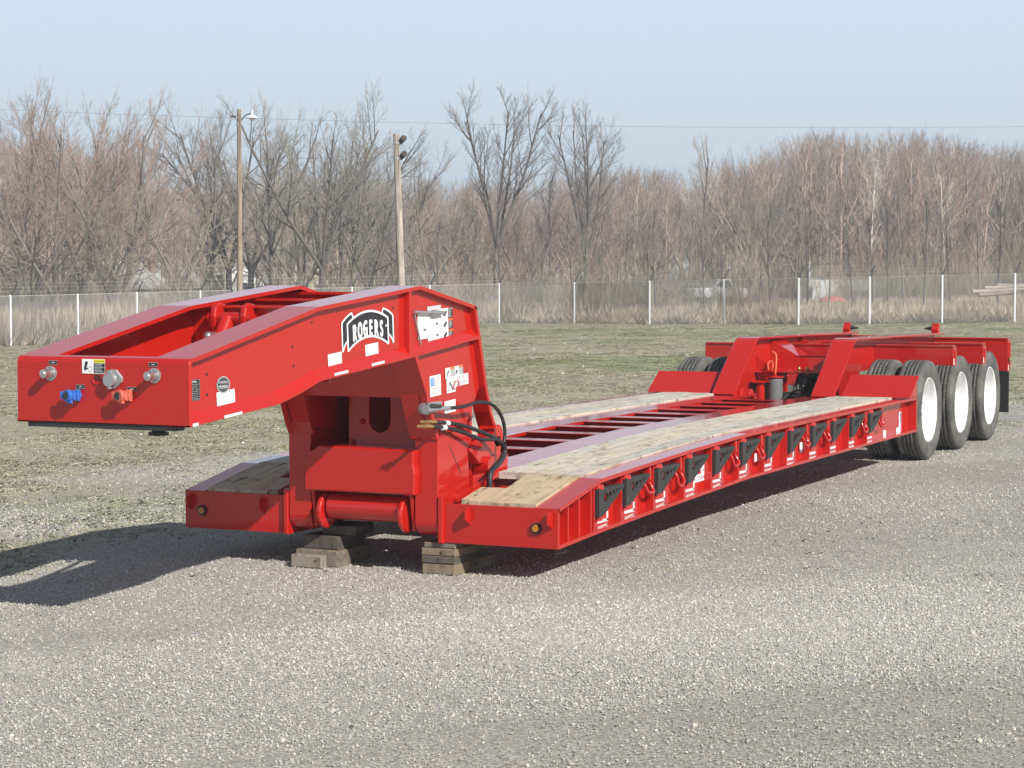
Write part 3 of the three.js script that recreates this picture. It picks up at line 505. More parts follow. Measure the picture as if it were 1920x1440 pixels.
// ---------------------------------------------------------------- timbers under the hinge
{
  const says = ['bottom timber of the left stack under the neck post', 'middle timber of the left stack under the neck post', 'dark top timber of the left stack, right under the left knuckle', 'pale short timber offcut leaning at the front of the left stack', 'bottom timber of the right stack under the deck corner', 'dark second timber of the right stack under the deck corner', 'brown third timber of the right stack under the deck corner', 'top timber of the right stack touching the deck corner'];
  const r = rngOf(8);
  [[-.48, -.19, 0, .10, -2.62, -3.05, 0, .03], [-.455, -.20, .10, .185, -2.68, -3.0, 2, -.04], [-.36, -.13, .185, .245, -2.74, -3.0, 2, .05], [-.462, -.25, 0, .078, -2.54, -2.61, 3, .02], [.405, .625, 0, .066, -2.62, -3.18, 1, 0], [.40, .62, .066, .112, -2.615, -3.10, 2, .015], [.402, .63, .112, .158, -2.62, -3.16, 1, -.01], [.408, .615, .158, .19, -2.63, -3.12, 0, .02]].forEach(([x0, x1, y0, y1, z0, z1, m, t], i) => {
    const cx = (x0 + x1) / 2, cz = (z0 + z1) / 2, g = box(x0 - cx, x1 - cx, 0, y1 - y0 - .002, z1 - cz, z0 - cz, .005); const uv = g.attributes.uv; for (let k = 0; k < uv.count; k++) uv.setXY(k, uv.getX(k) + i * .37, uv.getY(k) + i * .71);
    const o = top('timber_block', g, TIMBER[m], says[i], 'timber block'); o.position.set(cx, y0, cz); o.rotation.y = t;
  });
}
{
  const p = spot(1051, 13.25), o = thing('bent_strip', 'small bent pale metal strip on the ground in the shade of the near deck corner', 'scrap metal', null, [p.x, .004, p.z]); o.rotation.y = YAW;
  meshOf('strip', tube([[-.035, .002, .05], [.03, .012, .02], [.036, .022, -.02], [-.03, .006, -.06]], .004, 6), std(rgb(.75, .73, .68), .5), o);
}

// ---------------------------------------------------------------- the lowboy trailer: x across, rearwards is -z, front face at z = 0
const trailer = thing('lowboy_trailer', 'long bright red lowboy trailer with timber deck, raised gooseneck and three axles', 'trailer');
const part = (name, geo, mat, parent = trailer) => meshOf(name, geo, mat, parent);
const decalMat = (tex, rough = .45) => new THREE.MeshStandardMaterial({ map: tex, roughness: rough });
const decalCut = (tex) => new THREE.MeshStandardMaterial({ map: tex, roughness: .4, alphaTest: .5 });
function signX(name, x, z, y, w, h, mat, tilt = 0, parent = trailer) { const g = new THREE.PlaneGeometry(w, h); g.rotateZ(tilt); g.rotateY(Math.PI / 2); g.translate(x, y, z); return part(name, g, mat, parent); }
function signZ(name, x, y, z, w, h, mat, parent = trailer) { return part(name, new THREE.PlaneGeometry(w, h).translate(x, y, z), mat, parent); }

// ---- gooseneck
const topPath = [[0, 1.379], [-1.239, 1.62], [-2.40, 1.728], [-3.143, 1.60]];
const neckTop = (z) => interp(topPath.map(([a, b]) => [-a, b]), -z);
const botPath = [[0, 1.057], [-.815, 1.123], [-1.02, 1.166], [-1.25, 1.226], [-2.32, 1.317], [-3.20, 1.403]];
const webOutline = [[-.026, 1.36], [-1.239, 1.60], [-2.40, 1.708], [-3.135, 1.58], [-3.22, 1.38], [-2.32, 1.312], [-1.25, 1.222], [-1.02, 1.162], [-.815, 1.119], [-.026, 1.056]];
const neck = part('gooseneck', [prism('x', webOutline, .44, .476), prism('x', webOutline, -.476, -.44)], RED);
const flangeZ = [-.05, -.4, -.8, -1.239, -1.6, -2.0, -2.40, -2.8, -3.143];
for (const s of [1, -1]) {
  part('top_flange', strip(Math.min(s * .30, s * .516), Math.max(s * .30, s * .516), flangeZ, neckTop, (z) => neckTop(z) - .022), RED, neck);
  const sec = [[.474, .062], [.517, .006], [.517, -.004], [.40, -.004], [.40, .012], [.474, .012]].map(([x, y]) => [s * x, y]);
  part('bottom_flange', sweepX(botPath, s > 0 ? sec : sec.reverse()), RED, neck);
  // vertical stiffener, rear flange and the rear web panel
  part('stiffener', prism('z', [[s * .474, 1.33], [s * .512, 1.325], [s * .512, neckTop(-2.28) - .018], [s * .474, neckTop(-2.28) - .018]].sort(() => 0), -2.295, -2.265), RED, neck);
  part('rear_flange', prism('x', [[-3.143, 1.60], [-3.203, 1.403], [-3.30, 1.08], [-3.36, .936], [-3.52, .69], [-3.49, .68], [-3.33, .93], [-3.265, 1.09], [-3.17, 1.405], [-3.112, 1.60]], s * .40, s * .516), RED, neck);
}
part('front_plate', (() => { const h = [[-.516, 1.06], [.516, 1.06], [.516, 1.365]]; for (let k = 0; k <= 4; k++) { /* rounded upper lip */ } return [prism('x', [[0, 1.06], [0, 1.358], [-.006, 1.373], [-.02, 1.3825], [-.05, 1.3885], [-.05, 1.366], [-.025, 1.36], [-.025, 1.06]], -.516, .516, .004)]; })(), RED, neck);
part('skid_plate', box(-.46, .42, 1.030, 1.058, -.10, -.010), DARK, neck);
part('bottom_plate', prism('x', [[-.10, 1.052], [-.45, 1.086], [-.45, 1.10], [-.10, 1.066]], -.44, .44), DARK, neck);
part('kingpin', [cyl(V(.14, 1.055, -.28), V(.14, 1.0, -.28), .036), cyl(V(.14, 1.0, -.28), V(.14, .985, -.28), .052), cyl(V(-.02, 1.055, -.2), V(-.02, 1.03, -.2), .03)], BLACK, neck);
for (const [z, y0, y1] of [[-1.46, 1.20, 1.622], [-1.95, 1.40, 1.655], [-2.46, 1.42, 1.69]]) part('cross_plate', [box(-.44, .44, y0, y1 - .006, z - .018, z, .002), box(-.437, .437, y1 - .018, y1, z - .075, z + .03, .003)], RED, neck);
part('neck_floor', [prism('x', [[-1.5, 1.245], [-3.15, 1.41], [-3.15, 1.395], [-1.5, 1.23]], -.44, .44)], RED, neck);
for (const x of [-.255, -.06]) part('ram_lug', prism('x', [[-1.46, 1.44], [-1.40, 1.44], [-1.352, 1.50], [-1.345, 1.56], [-1.36, 1.61], [-1.40, 1.635], [-1.46, 1.625]], x, x + .035, .006), RED, neck);
part('ram_pin', [cyl(V(-.28, 1.55, -1.39), V(0, 1.55, -1.39), .034), cyl(V(-.16, 1.545, -1.385), V(-.16, 1.42, -1.30), .045)], RED, neck);
part('ram_fitting', [cyl(V(-.18, 1.455, -1.30), V(-.18, 1.455, -1.22), .022), ball(-.18, 1.455, -1.215, .026), cyl(V(-.10, 1.43, -1.27), V(-.06, 1.425, -1.2), .014)], STEEL, neck);
part('hose', tube([[-.20, 1.30, -1.42], [-.05, 1.29, -1.0], [.0, 1.22, -.55], [-.10, 1.13, -.16]], .016), BLACK, neck);
part('hose', tube([[-.04, 1.30, -1.42], [.02, 1.28, -.95], [.06, 1.2, -.5], [.02, 1.13, -.14]], .013), BLACK, neck);
// small holes and weld pins along the web
part('bolt_hole', [[-.21, 1.30], [-.21, 1.20], [-1.02, 1.41], [-1.03, 1.31], [-2.13, 1.60], [-2.16, 1.36], [-1.22, 1.535]].map(([z, y]) => cyl(V(.472, y, z), V(.4775, y, z), .008, .008, 10)), BLACK, neck);

// ---- neck post: two columns that lean back, a front panel, a slotted plate, the hinge beam, tube and knuckles
const post = part('neck_post', (() => {
  const side = [[-2.325, 1.32], [-2.471, 1.085], [-2.559, .891], [-2.60, .822], [-2.64, .80], [-3.02, .80], [-3.26, 1.09], [-3.17, 1.40]];
  const far = [[-2.325, 1.32], [-2.471, 1.085], [-2.559, .891], [-2.62, .822], [-2.64, .45], [-3.40, .45], [-3.36, .93], [-3.17, 1.40]];
  return [prism('x', side, .455, .476), prism('x', far, -.476, -.455)];
})(), RED);
const colFront = [[-2.325, 1.318], [-2.471, 1.085], [-2.559, .891], [-2.60, .82], [-2.64, .82], [-2.60, .885], [-2.51, 1.08], [-2.36, 1.318]];
for (const s of [1, -1]) {
  part('column_plate', [prism('x', colFront, s * .335, s * .516), prism('x', [[-2.37, 1.30], [-2.51, 1.08], [-2.61, .85], [-2.90, .85], [-2.90, 1.30]], s * .335, s * .355)], RED, post);
  const foot = []; for (let k = 0; k <= 8; k++) { const a = Math.PI * (1.5 + .5 * k / 8); foot.push([-2.70 + .09 * Math.cos(a), .315 + .09 * Math.sin(a)]); }
  part('knuckle', prism('x', [...foot, [-2.61, .815], [-2.60, .824], [-2.96, .88], [-3.08, .795], [-3.02, .70], [-3.05, .40], [-2.85, .225]], s * .36, s * .518, .006), RED, post);
  part('inner_gusset', prism('x', [[-2.64, .25], [-2.60, .46], [-2.60, .5], [-2.9, .5], [-2.9, .25]], s * .33, s * .352), RED, post);
}
part('front_panel', prism('x', [[-2.345, 1.31], [-2.492, 1.062], [-2.512, 1.062], [-2.365, 1.31]], -.34, .34, .002), RED, post);
const slot = []; for (let k = 0; k <= 10; k++) { const a = Math.PI + Math.PI * k / 10; slot.push([.02 + .075 * Math.cos(a), .90 + .075 * Math.sin(a)]); } slot.push([.095, 1.22], [-.055, 1.22]);
part('slotted_plate', prism('z', [[-.18, .50], [.335, .50], [.335, 1.30], [-.18, 1.30]], -2.83, -2.80, .002, [slot]), RED, post);
part('back_plate', [box(-.455, .455, .45, 1.36, -3.20, -3.17), box(-.20, -.18, .5, 1.3, -3.1, -2.8)], RED, post);
part('hinge_beam', [prism('z', [[-.375, .475], [.385, .475], [.392, .60], [.38, .66], [.385, .745], [-.27, .755], [-.355, .70], [-.362, .65], [-.375, .64]], -2.80, -2.555, .010)], RED, post);
part('hinge_tube', [cyl(V(-.24, .375, -2.67), V(.30, .375, -2.67), .082, .082, 28)], RED, post);
for (const x of [-.275, .285]) part('pin_collar', prism('x', circ(-2.655, .352, .105, 22).map(([z, y]) => [z, y < .352 ? y - .012 : y]), x - .017, x + .017, .008), RED, post);
part('weld_boss', [[-.10, .83], [-.17, .70], [.23, 1.0]].map(([x, y]) => ball(x, y + .06, -2.795, .018, 8)), RED, post);
part('knuckle_rib', prism('x', [[-2.60, .825], [-2.60, .81], [-2.596, .815], [-3.0, .865], [-3.0, .885], [-2.94, .885]], .34, .5205, .002), RED, post);
// hinge hardware on the near side
part('hinge_pin', [cyl(V(.44, .60, -3.27), V(.56, .60, -3.27), .06, .06, 20), cyl(V(.42, .78, -3.42), V(.53, .78, -3.42), .07, .07, 20), box(.46, .55, .52, .66, -3.52, -3.28)], RED, post);
part('hinge_bracket', [prism('x', [[-3.0, .72], [-3.12, .78], [-3.46, .78], [-3.46, .64], [-3.16, .62]], .40, .53, .006), box(.42, .54, .40, .56, -3.4, -3.05)], RED, post);

// ---- deck frame
const deckTab = [[2.63, .43], [3.29, .55], [4, .58], [4.9, .612], [6.03, .64], [8, .645], [11.03, .645]];
const deckY = (z) => interp(deckTab, -z);
const botTab = [[2.63, .192], [3.3, .222], [4.2, .252], [6.03, .303], [11.03, .319]];
const bedBot = (z) => interp(botTab, -z);
const bedZ = [-2.63, -3.29, -3.6, -4, -4.45, -4.9, -5.45, -6.03, -7, -8, -9.5, -11.03];
const innerZ = [-2.74, -3.29, -3.6, -4, -4.45, -4.9, -5.45, -6.03, -7, -8, -9.5, -11.0];
const frame = part('deck_frame', [1, -1].flatMap((s) => { const X = (a, b) => [Math.min(s * a, s * b), Math.max(s * a, s * b)]; return [
  strip(...X(1.195, 1.215), bedZ, (z) => deckY(z) - .02, (z) => bedBot(z) + .012),
  strip(...X(.43, .45), innerZ, (z) => deckY(z) - .02, (z) => bedBot(z) + .012),
  strip(...X(.60, 1.12), [-2.66, -3.29, -4.9, -6.03, -11], (z) => deckY(z) - .075, (z) => deckY(z) - .10)]; }), RED);
for (const s of [1, -1]) {
  const X = (a, b) => [Math.min(s * a, s * b), Math.max(s * a, s * b)];
  part('outer_flange', strip(...X(1.145, 1.295), bedZ, deckY, (z) => deckY(z) - .024), RED, frame);
  part('inner_flange', strip(s > 0 ? (z) => z > -3.3 ? .545 : .29 : -.585, s > 0 ? .585 : (z) => z > -3.3 ? -.545 : -.29, [-2.74, -3.29, -3.302, -3.6, -4, -4.45, -4.9, -5.45, -6.03, -7, -8, -9.5, -11.0], deckY, (z) => deckY(z) - .024), RED, frame);
  part('lower_flange', strip(...X(1.13, 1.296), bedZ, (z) => bedBot(z) + .022, bedBot), RED, frame);
  part('end_plate', [box(...X(.546, 1.295), .192, .428, -2.65, -2.628), box(...X(.52, .552), .19, .47, -2.86, -2.60, .005)], RED, frame);
  part('rear_plate', box(...X(.60, 1.293), .32, .64, -11.05, -11.028), RED, frame);
  part('tow_lug', [.717, 1.25].map((x) => prism('x', [[-2.63, .305], [-2.63, .408], [-2.605, .412], [-2.572, .395], [-2.572, .34]], s * x - .008, s * x + .008, .003)), RED, frame);
  part('front_rib', [-2.80, -2.96, -3.145].map((z) => box(...X(1.2, 1.282), bedBot(z) + .018, deckY(z) - .022, z - .014, z, .002)), RED, frame);
}
const crossZ = []; for (let z = -3.52; z > -10.4; z -= .545) crossZ.push(z);
for (const z of crossZ) part('cross_member', [box(-.289, .289, deckY(z) - .008, deckY(z) - .002, z - .085, z + .085, .001), box(-.44, .44, bedBot(z) + .02, deckY(z) - .012, z - .035, z - .02, .002), box(-.44, .44, bedBot(z), bedBot(z) + .02, z - .08, z + .02, .002)], RED);

// ---- timber deck, plank by plank
{
  const r = rngOf(31), plank = (x0, x1, z0, z1, mat, lift = .012, thick = .042) => {
    const zs = [z0, ...bedZ.concat([-3.3]).filter((z) => z < z0 - .01 && z > z1 + .01).sort((a, b) => b - a), z1], jig = (r() - .5) * .004;
    return part('plank', strip(x0 + .0015, x1 - .0015, zs, (z) => deckY(z) + lift + jig, (z) => deckY(z) + lift + jig - thick, r() * 3, r() * 5), mat);
  };
  const W = .5565 / 4;
  for (const s of [1, -1]) {
    for (let k = 0; k < 4; k++) {
      const x0 = s > 0 ? .586 + k * W : -.586 - (k + 1) * W, cuts = [-3.305 - .004 * r(), -5.4 - 1.6 * r() - .5 * (k % 2), -8.3 - 1.1 * r(), -10.72 - .03 * r() + (k > 2 ? .01 : 0)];
      for (let c = 0; c < 3; c++) plank(x0, x0 + W, cuts[c], cuts[c + 1] + .003, WOOD[Math.floor(r() * 4)]);
    }
    const side = (a, b) => s > 0 ? [a, b] : [-b, -a];
    plank(...side(.70, .80), -2.652, -2.95, WOODTAN); plank(...side(.64, .70), -2.68, -2.95, WOODTAN);
    plank(...side(.80, .97), -2.652, -3.285, WOODTAN); plank(...side(.97, 1.142), -2.652, -3.285, WOODTAN);
  }
}

// ---- swing-out brackets, rings, tapes, lights and stickers on the near side
const brZ = [-3.296, -3.74, -4.29, -4.86, -5.41, -5.99, -6.58, -7.14, -7.73, -8.31, -8.87, -9.45];
const rz = rngOf(61);
brZ.forEach((z, i) => {
  z += .05; const y = deckY(z) - .052, L = .395, H = .17, j = (rz() - .5) * .01;
  const holes = [[.102, .062, .033], [.168, .052, .025], [.224, .044, .020], [.274, .036, .016], [.316, .029, .011]].map(([dz, dy, rr]) => circ(z - dz, y - dy, rr, 12));
  const out = [[z, y], [z - L, y - .004 + j], [z - L, y - .022 + j], [z - .062, y - H], [z, y - H]];
  const b = part('swing_bracket', prism('x', out, 1.290, 1.298, .002, holes), DARK);
  part('bracket_rim', [prism('x', [[z - L, y - .004 + j], [z - L, y - .020 + j], [z - .058, y - H], [z - .045, y - H], [z - L + .02, y - .012 + j]], 1.244, 1.301, .003), prism('x', [[z, y + .002], [z - L, y - .002 + j], [z - L, y - .010 + j], [z, y - .008]], 1.254, 1.290, .002)], DARK, b);
  part('bracket_edge', prism('x', [[z + .003, y + .002], [z + .003, y - H - .002], [z - .040, y - H - .002], [z - .040, y + .002]], 1.238, 1.303, .007), DARK, b);
  part('hinge_cap', [cyl(V(1.268, y - .004, z - .035), V(1.268, y + .024, z - .035), .042, .036, 18), cyl(V(1.268, y - H - .02, z - .03), V(1.268, y - H + .01, z - .03), .011, .011, 10)], RED, b);
  part('bracket_pocket', [box(1.205, 1.272, bedBot(z) + .018, y + .03, z + .014, z + .028, .002), box(1.212, 1.225, bedBot(z) + .018, y - .02, z - .12, z + .02, .002), box(1.205, 1.29, y - H - .03, y - H - .016, z - .065, z + .02, .002)], RED);
  if ([2, 3, 5, 6, 8, 9, 11, 12].includes(i + 1)) {
    const zz = (i + 1 < 12 ? brZ[i + 1] : z - .6) + .16, yy = deckY(zz) - .135, sw = .03 * (rz() - .5);
    const tor = tube([[1.232, yy + .03, zz + .052], [1.272, yy - .02, zz + .060], [1.280, yy - .065 + sw, zz + .042], [1.284, yy - .078 + sw, zz - .008], [1.285, yy - .062, zz - .052], [1.258, yy - .015, zz - .060], [1.232, yy + .03, zz - .050]], .0118, 10, 28);
    const ring = part('tie_ring', tor, RED); part('ring_lug', [prism('z', [[1.216, yy + .10], [1.285, yy + .10], [1.288, yy + .02], [1.274, yy - .005], [1.216, yy + .0]], zz - .014, zz + .014, .006)], RED, ring);
  }
  const tz = z - .16, ty = bedBot(tz) + .036;
  part('reflective_tape', [...(i < 8 ? [box(1.2165, 1.219, ty, ty + .058, tz - .165, tz - .143, 0)] : []), box(1.2165, 1.219, ty - .004, ty + .014, tz - .165, tz + .005, 0)], TAPE);
});
function roundLight(x, y, z, axis, rad = .034) {
  const d = axis === 'z' ? V(0, 0, 1) : V(1, 0, 0), p = V(x, y, z);
  const b = part('marker_light', cyl(p.clone().addScaledVector(d, -.004), p.clone().addScaledVector(d, .012), rad, rad * .95, 24), BLACK);
  part('lens', cyl(p.clone().addScaledVector(d, .008), p.clone().addScaledVector(d, .020), rad * .70, rad * .55, 20), AMBER, b);
}
roundLight(1.155, .310, -2.626, 'z'); roundLight(-1.164, .306, -2.626, 'z'); roundLight(1.217, .465, -7.19, 'x', .032);
part('access_hole', prism('x', circ(-3.47, .335, .04, 16).map(([z, y]) => [z, y]), 1.213, 1.2165, 0), BLACK);

// ---- printing on the trailer
const logoTex = canvasTex(1024, 460, (c, w, h) => {
  c.clearRect(0, 0, w, h); c.lineJoin = 'round';
  const wing = (m) => { c.save(); if (m) { c.translate(w, 0); c.scale(-1, 1); } c.beginPath(); c.moveTo(22, 440); c.lineTo(22, 130); c.quadraticCurveTo(110, 60, 205, 36); c.lineTo(225, 70); c.lineTo(222, 110); c.lineTo(118, 160); c.lineTo(118, 330); c.quadraticCurveTo(60, 360, 22, 440); c.closePath(); c.fillStyle = '#fff'; c.strokeStyle = '#fff'; c.lineWidth = 26; c.stroke(); c.fillStyle = '#26262c'; c.fill(); c.strokeStyle = '#fff'; c.lineWidth = 14; c.stroke(); c.restore(); };
  wing(false); wing(true);
  c.beginPath(); c.moveTo(126, 440); c.lineTo(126, 150); c.quadraticCurveTo(w / 2, -62, w - 126, 150); c.lineTo(w - 126, 440); c.quadraticCurveTo(w / 2, 200, 126, 440); c.closePath();
  c.strokeStyle = '#fff'; c.lineWidth = 34; c.stroke(); c.fillStyle = '#26262c'; c.fill(); c.strokeStyle = '#fff'; c.lineWidth = 12; c.stroke();
  c.fillStyle = '#fff'; c.strokeStyle = '#fff'; c.lineWidth = 6; c.textAlign = 'center'; c.textBaseline = 'alphabetic'; c.font = 'bold 150px sans-serif';
  [...'ROGERS'].forEach((ch, k) => { const x = 252 + k * 104, t = (x - w / 2) / (w / 2), base = 318 + 112 * t * t, hgt = 1.72 - .10 * (1 - t * t); c.save(); c.translate(x, base); c.transform(.86, .36 * t, 0, hgt, 0, 0); c.fillText(ch, 0, 0); c.strokeText(ch, 0, 0); c.restore(); });
  c.beginPath(); c.arc(866, 236, 13, 0, 7); c.fill();
});
signX('logo_decal', .4795, -1.832, 1.492, .61, .228, decalCut(logoTex), .062);
const noticeTex = canvasTex(512, 512, (c, w, h) => {
  c.clearRect(0, 0, w, h); c.fillStyle = '#eeeeec'; c.fillRect(0, 80, 210, 360); c.fillRect(140, 60, 300, 450); c.fillStyle = '#c9cbca'; c.fillRect(140, 4, 200, 66); c.strokeStyle = '#9a9fa3'; c.lineWidth = 3; c.strokeRect(140, 60, 300, 450); c.strokeRect(0, 80, 210, 360);
  c.fillStyle = '#a9adb0'; for (let y = 110; y < 480; y += 13) { if (y < 420) c.fillRect(14, y, 60 + 50 * hash(y, 1), 4); c.fillRect(156, y, 110 + 60 * hash(y, 2), 4); } c.fillStyle = '#70767c'; c.fillRect(80, 300, 34, 34); c.fillRect(260, 240, 34, 34); c.fillRect(260, 400, 34, 34);
  for (let k = 0; k < 3; k++) { const y = 64 + k * 150; c.fillStyle = k ? '#e8732a' : '#8a8e92'; c.fillRect(440, y, 70, 26); c.fillStyle = '#2b2d31'; c.fillRect(440, y + 26, 70, 112); c.fillStyle = '#d8d8d6'; for (let q = 0; q < 7; q++) c.fillRect(448, y + 36 + q * 14, 30 + 24 * hash(q, k), 5); c.fillStyle = '#f4f4f2'; c.fillRect(350, y, 90, 138); c.fillStyle = '#33363a'; c.beginPath(); c.ellipse(396, y + 70, 18, 44, .6, 0, 7); c.fill(); c.fillRect(372, y + 96, 40, 10); }
});
signX('notice_decal', .479, -2.66, 1.50, .46, .22, decalCut(noticeTex), .055);
part('document_tube', [cyl(V(.50, 1.575, -2.35), V(.50, 1.567, -2.60), .0075), cyl(V(.50, 1.567, -2.58), V(.50, 1.565, -2.72), .017, .012), cyl(V(.49, 1.56, -2.37), V(.49, 1.38, -2.45), .005)], ZINC);
const flagTex = canvasTex(256, 256, (c, w, h) => { c.fillStyle = '#f3efee'; c.fillRect(0, 0, w, h); c.strokeStyle = '#d98a86'; c.lineWidth = 9; for (let k = 0; k < 7; k++) { c.beginPath(); c.moveTo(k < 3 ? 110 : 10, 50 + k * 30); c.bezierCurveTo(120, 20 + k * 30, 160, 60 + k * 30, 246, 12 + k * 30); c.stroke(); } c.fillStyle = '#6f9fd2'; c.fillRect(14, 26, 96, 100); c.fillStyle = '#fff'; for (let y = 0; y < 4; y++) for (let x = 0; x < 4; x++) c.fillRect(24 + x * 22, 36 + y * 22, 6, 6); });
signX('flag_sticker', .479, -2.655, 1.13, .145, .125, decalMat(flagTex), .06);
const noTex = canvasTex(512, 460, (c, w, h) => {
  c.clearRect(0, 0, w, h); c.fillStyle = '#efefed'; c.fillRect(0, 0, 400, 180); c.fillRect(20, 170, 200, 260); c.fillRect(200, 160, 310, 190);
  for (const x of [110, 300]) { c.fillStyle = '#e8732a'; c.fillRect(x, 2, 100, 34); c.fillStyle = '#8c8f93'; c.fillRect(x, 36, 100, 120); c.fillStyle = '#e6e6e4'; for (let k = 0; k < 6; k++) c.fillRect(x + 10, 46 + k * 18, 70, 7); } c.fillStyle = '#2e3034'; c.beginPath(); c.ellipse(56, 90, 14, 60, .4, 0, 7); c.fill(); c.beginPath(); c.ellipse(250, 100, 20, 40, .5, 0, 7); c.fill();
  c.fillStyle = '#6b6d74'; c.font = 'italic bold 210px serif'; c.fillText('N', 20, 400); c.fillStyle = '#c9413c'; c.fillText('O', 130, 400); c.fillStyle = '#c25a57'; c.font = '105px serif'; c.fillText('LOOT', 236, 250); c.fillStyle = '#5c5f63'; c.fillRect(232, 276, 260, 10); c.fillRect(232, 306, 270, 10); c.fillRect(232, 332, 200, 8);
});
signX('warning_decal', .479, -2.945, 1.155, .31, .165, decalCut(noTex), .06);
const tapeX = (x, z, y, w, h, tilt) => signX('reflective_tape', x, z, y, w, h, TAPE, tilt);
tapeX(.479, -2.85, .995, .15, .075, .06);
for (const [z, y, y2] of [[-1.46, 1.312, 1.256], [-1.875, 1.352, 1.293]]) { tapeX(.479, z, y + .02, .15, .064, .085); const t = new THREE.PlaneGeometry(.15, .014); t.rotateX(-.1); t.rotateZ(.085); t.rotateY(Math.PI / 2); t.translate(.5195, y2, z); part('reflective_tape', t, TAPE); }
tapeX(.479, -.375, 1.178, .165, .068, .08); tapeX(.5195, -.38, 1.092, .165, .014, .08); tapeX(.479, -.045, 1.135, .05, .062, .08); tapeX(.5195, -.045, 1.064, .05, .014, .08);
const plateTex = canvasTex(256, 256, (c, w, h) => { c.fillStyle = '#1c1d1f'; c.fillRect(0, 0, w, h); c.strokeStyle = '#8f9193'; c.lineWidth = 6; c.strokeRect(6, 6, w - 12, h - 12); c.fillStyle = '#b9bbbc'; for (let y = 34; y < 236; y += 22) { let x = 22; while (x < 220) { const l = 8 + 34 * hash(x, y); c.fillRect(x, y, Math.min(l, 232 - x), 6); x += l + 10; } } c.fillStyle = '#d8d8d8'; c.fillRect(60, 20, 136, 9); });
signX('data_plate', .4795, -.078, 1.228, .135, .102, decalMat(plateTex));
const sealTex = canvasTex(256, 256, (c, w, h) => { c.clearRect(0, 0, w, h); c.fillStyle = '#a9abac'; c.beginPath(); c.arc(128, 128, 124, 0, 7); c.fill(); c.fillStyle = '#4a4c50'; c.beginPath(); c.arc(128, 128, 106, 0, 7); c.fill(); c.fillStyle = '#c3c5c6'; c.fillRect(36, 140, 184, 16); c.fillRect(50, 168, 156, 10); c.font = 'bold 44px sans-serif'; c.textAlign = 'center'; c.fillText('ROGERS', 128, 106); });
signX('round_badge', .4795, -.352, 1.242, .125, .088, decalCut(sealTex));
const cautionTex = canvasTex(512, 256, (c, w, h) => { c.fillStyle = '#f2f2f0'; c.fillRect(0, 0, w, h); c.fillStyle = '#f0e020'; c.fillRect(258, 8, 246, 62); c.fillStyle = '#22242a'; c.font = 'bold 44px sans-serif'; c.fillText('CAUTION', 296, 56); c.beginPath(); c.moveTo(268, 58); c.lineTo(280, 26); c.lineTo(292, 58); c.fill(); c.fillRect(258, 74, 246, 172); c.fillStyle = '#c9cbd0'; for (let k = 0; k < 6; k++) c.fillRect(274, 92 + k * 25, 150 + 60 * hash(k, 3), 9); c.fillStyle = '#1f2436'; c.beginPath(); c.ellipse(96, 72, 36, 30, -.4, 0, 7); c.fill(); c.beginPath(); c.moveTo(66, 90); c.quadraticCurveTo(20, 190, 66, 206); c.lineTo(140, 170); c.lineTo(120, 150); c.lineTo(96, 160); c.lineTo(122, 92); c.fill(); c.strokeStyle = '#777b80'; c.lineWidth = 9; c.beginPath(); c.arc(180, 180, 46, 0, 7); c.stroke(); });
signZ('caution_label', -.044, 1.338, .003, .138, .072, decalMat(cautionTex));
const tagTex = canvasTex(128, 48, (c, w, h) => { c.fillStyle = '#8f918f'; c.fillRect(0, 0, w, h); c.fillStyle = '#1d1c1b'; c.fillRect(6, 6, w - 12, h - 12); c.fillStyle = '#c2c0b8'; c.fillRect(36, 19, 56, 10); });
for (const [x, y, w] of [[-.289, 1.353, .052], [.309, 1.353, .052], [-.125, 1.236, .052], [.183, 1.231, .056]]) signZ('name_tag', x, y, .003, w, .021, decalMat(tagTex));
const smallTex = (bg, fg) => canvasTex(128, 128, (c, w, h) => { c.fillStyle = bg; c.fillRect(0, 0, w, h); c.fillStyle = fg; c.fillRect(70, 8, 50, 60); for (let k = 0; k < 5; k++) c.fillRect(76, 76 + k * 10, 40, 5); });
const snakeTex = canvasTex(512, 512, (c, w, h) => { c.clearRect(0, 0, w, h); c.fillStyle = '#f4f4f2'; c.beginPath(); c.moveTo(250, 330); c.bezierCurveTo(180, 240, 240, 60, 330, 16); c.bezierCurveTo(430, 30, 470, 130, 440, 240); c.lineTo(500, 500); c.lineTo(6, 500); c.lineTo(60, 340); c.closePath(); c.fill(); c.fillStyle = '#4b4f55'; c.beginPath(); c.ellipse(300, 276, 34, 16, -.6, 0, 7); c.fill(); c.beginPath(); c.ellipse(392, 296, 34, 16, -.6, 0, 7); c.fill(); c.fillStyle = '#7f858c'; c.fillRect(290, 120, 10, 60); c.fillRect(360, 90, 10, 80); c.fillStyle = '#6a6f75'; c.font = 'italic bold 112px sans-serif'; c.fillText('COBRA', 44, 462); });
signX('emblem_sticker', 1.2185, -5.28, .435, .33, .165, decalCut(snakeTex), .02);
signX('sticker', 1.2185, -6.50, .427, .12, .062, decalMat(smallTex('#eceef4', '#45508c')));
signX('sticker', 1.2185, -7.66, .42, .17, .085, decalMat(smallTex('#e9ecf2', '#3a4684')), .03); signX('sticker', 1.2185, -7.78, .475, .10, .05, decalMat(smallTex('#eceef4', '#c9823a')));
tapeX(1.2185, -10.16, .36, .11, .055, 0); tapeX(1.2185, -10.62, .355, .10, .055, 0);
signX('sticker', 1.2185, -10.71, .43, .085, .19, decalMat(smallTex('#eceef4', '#55609a')));

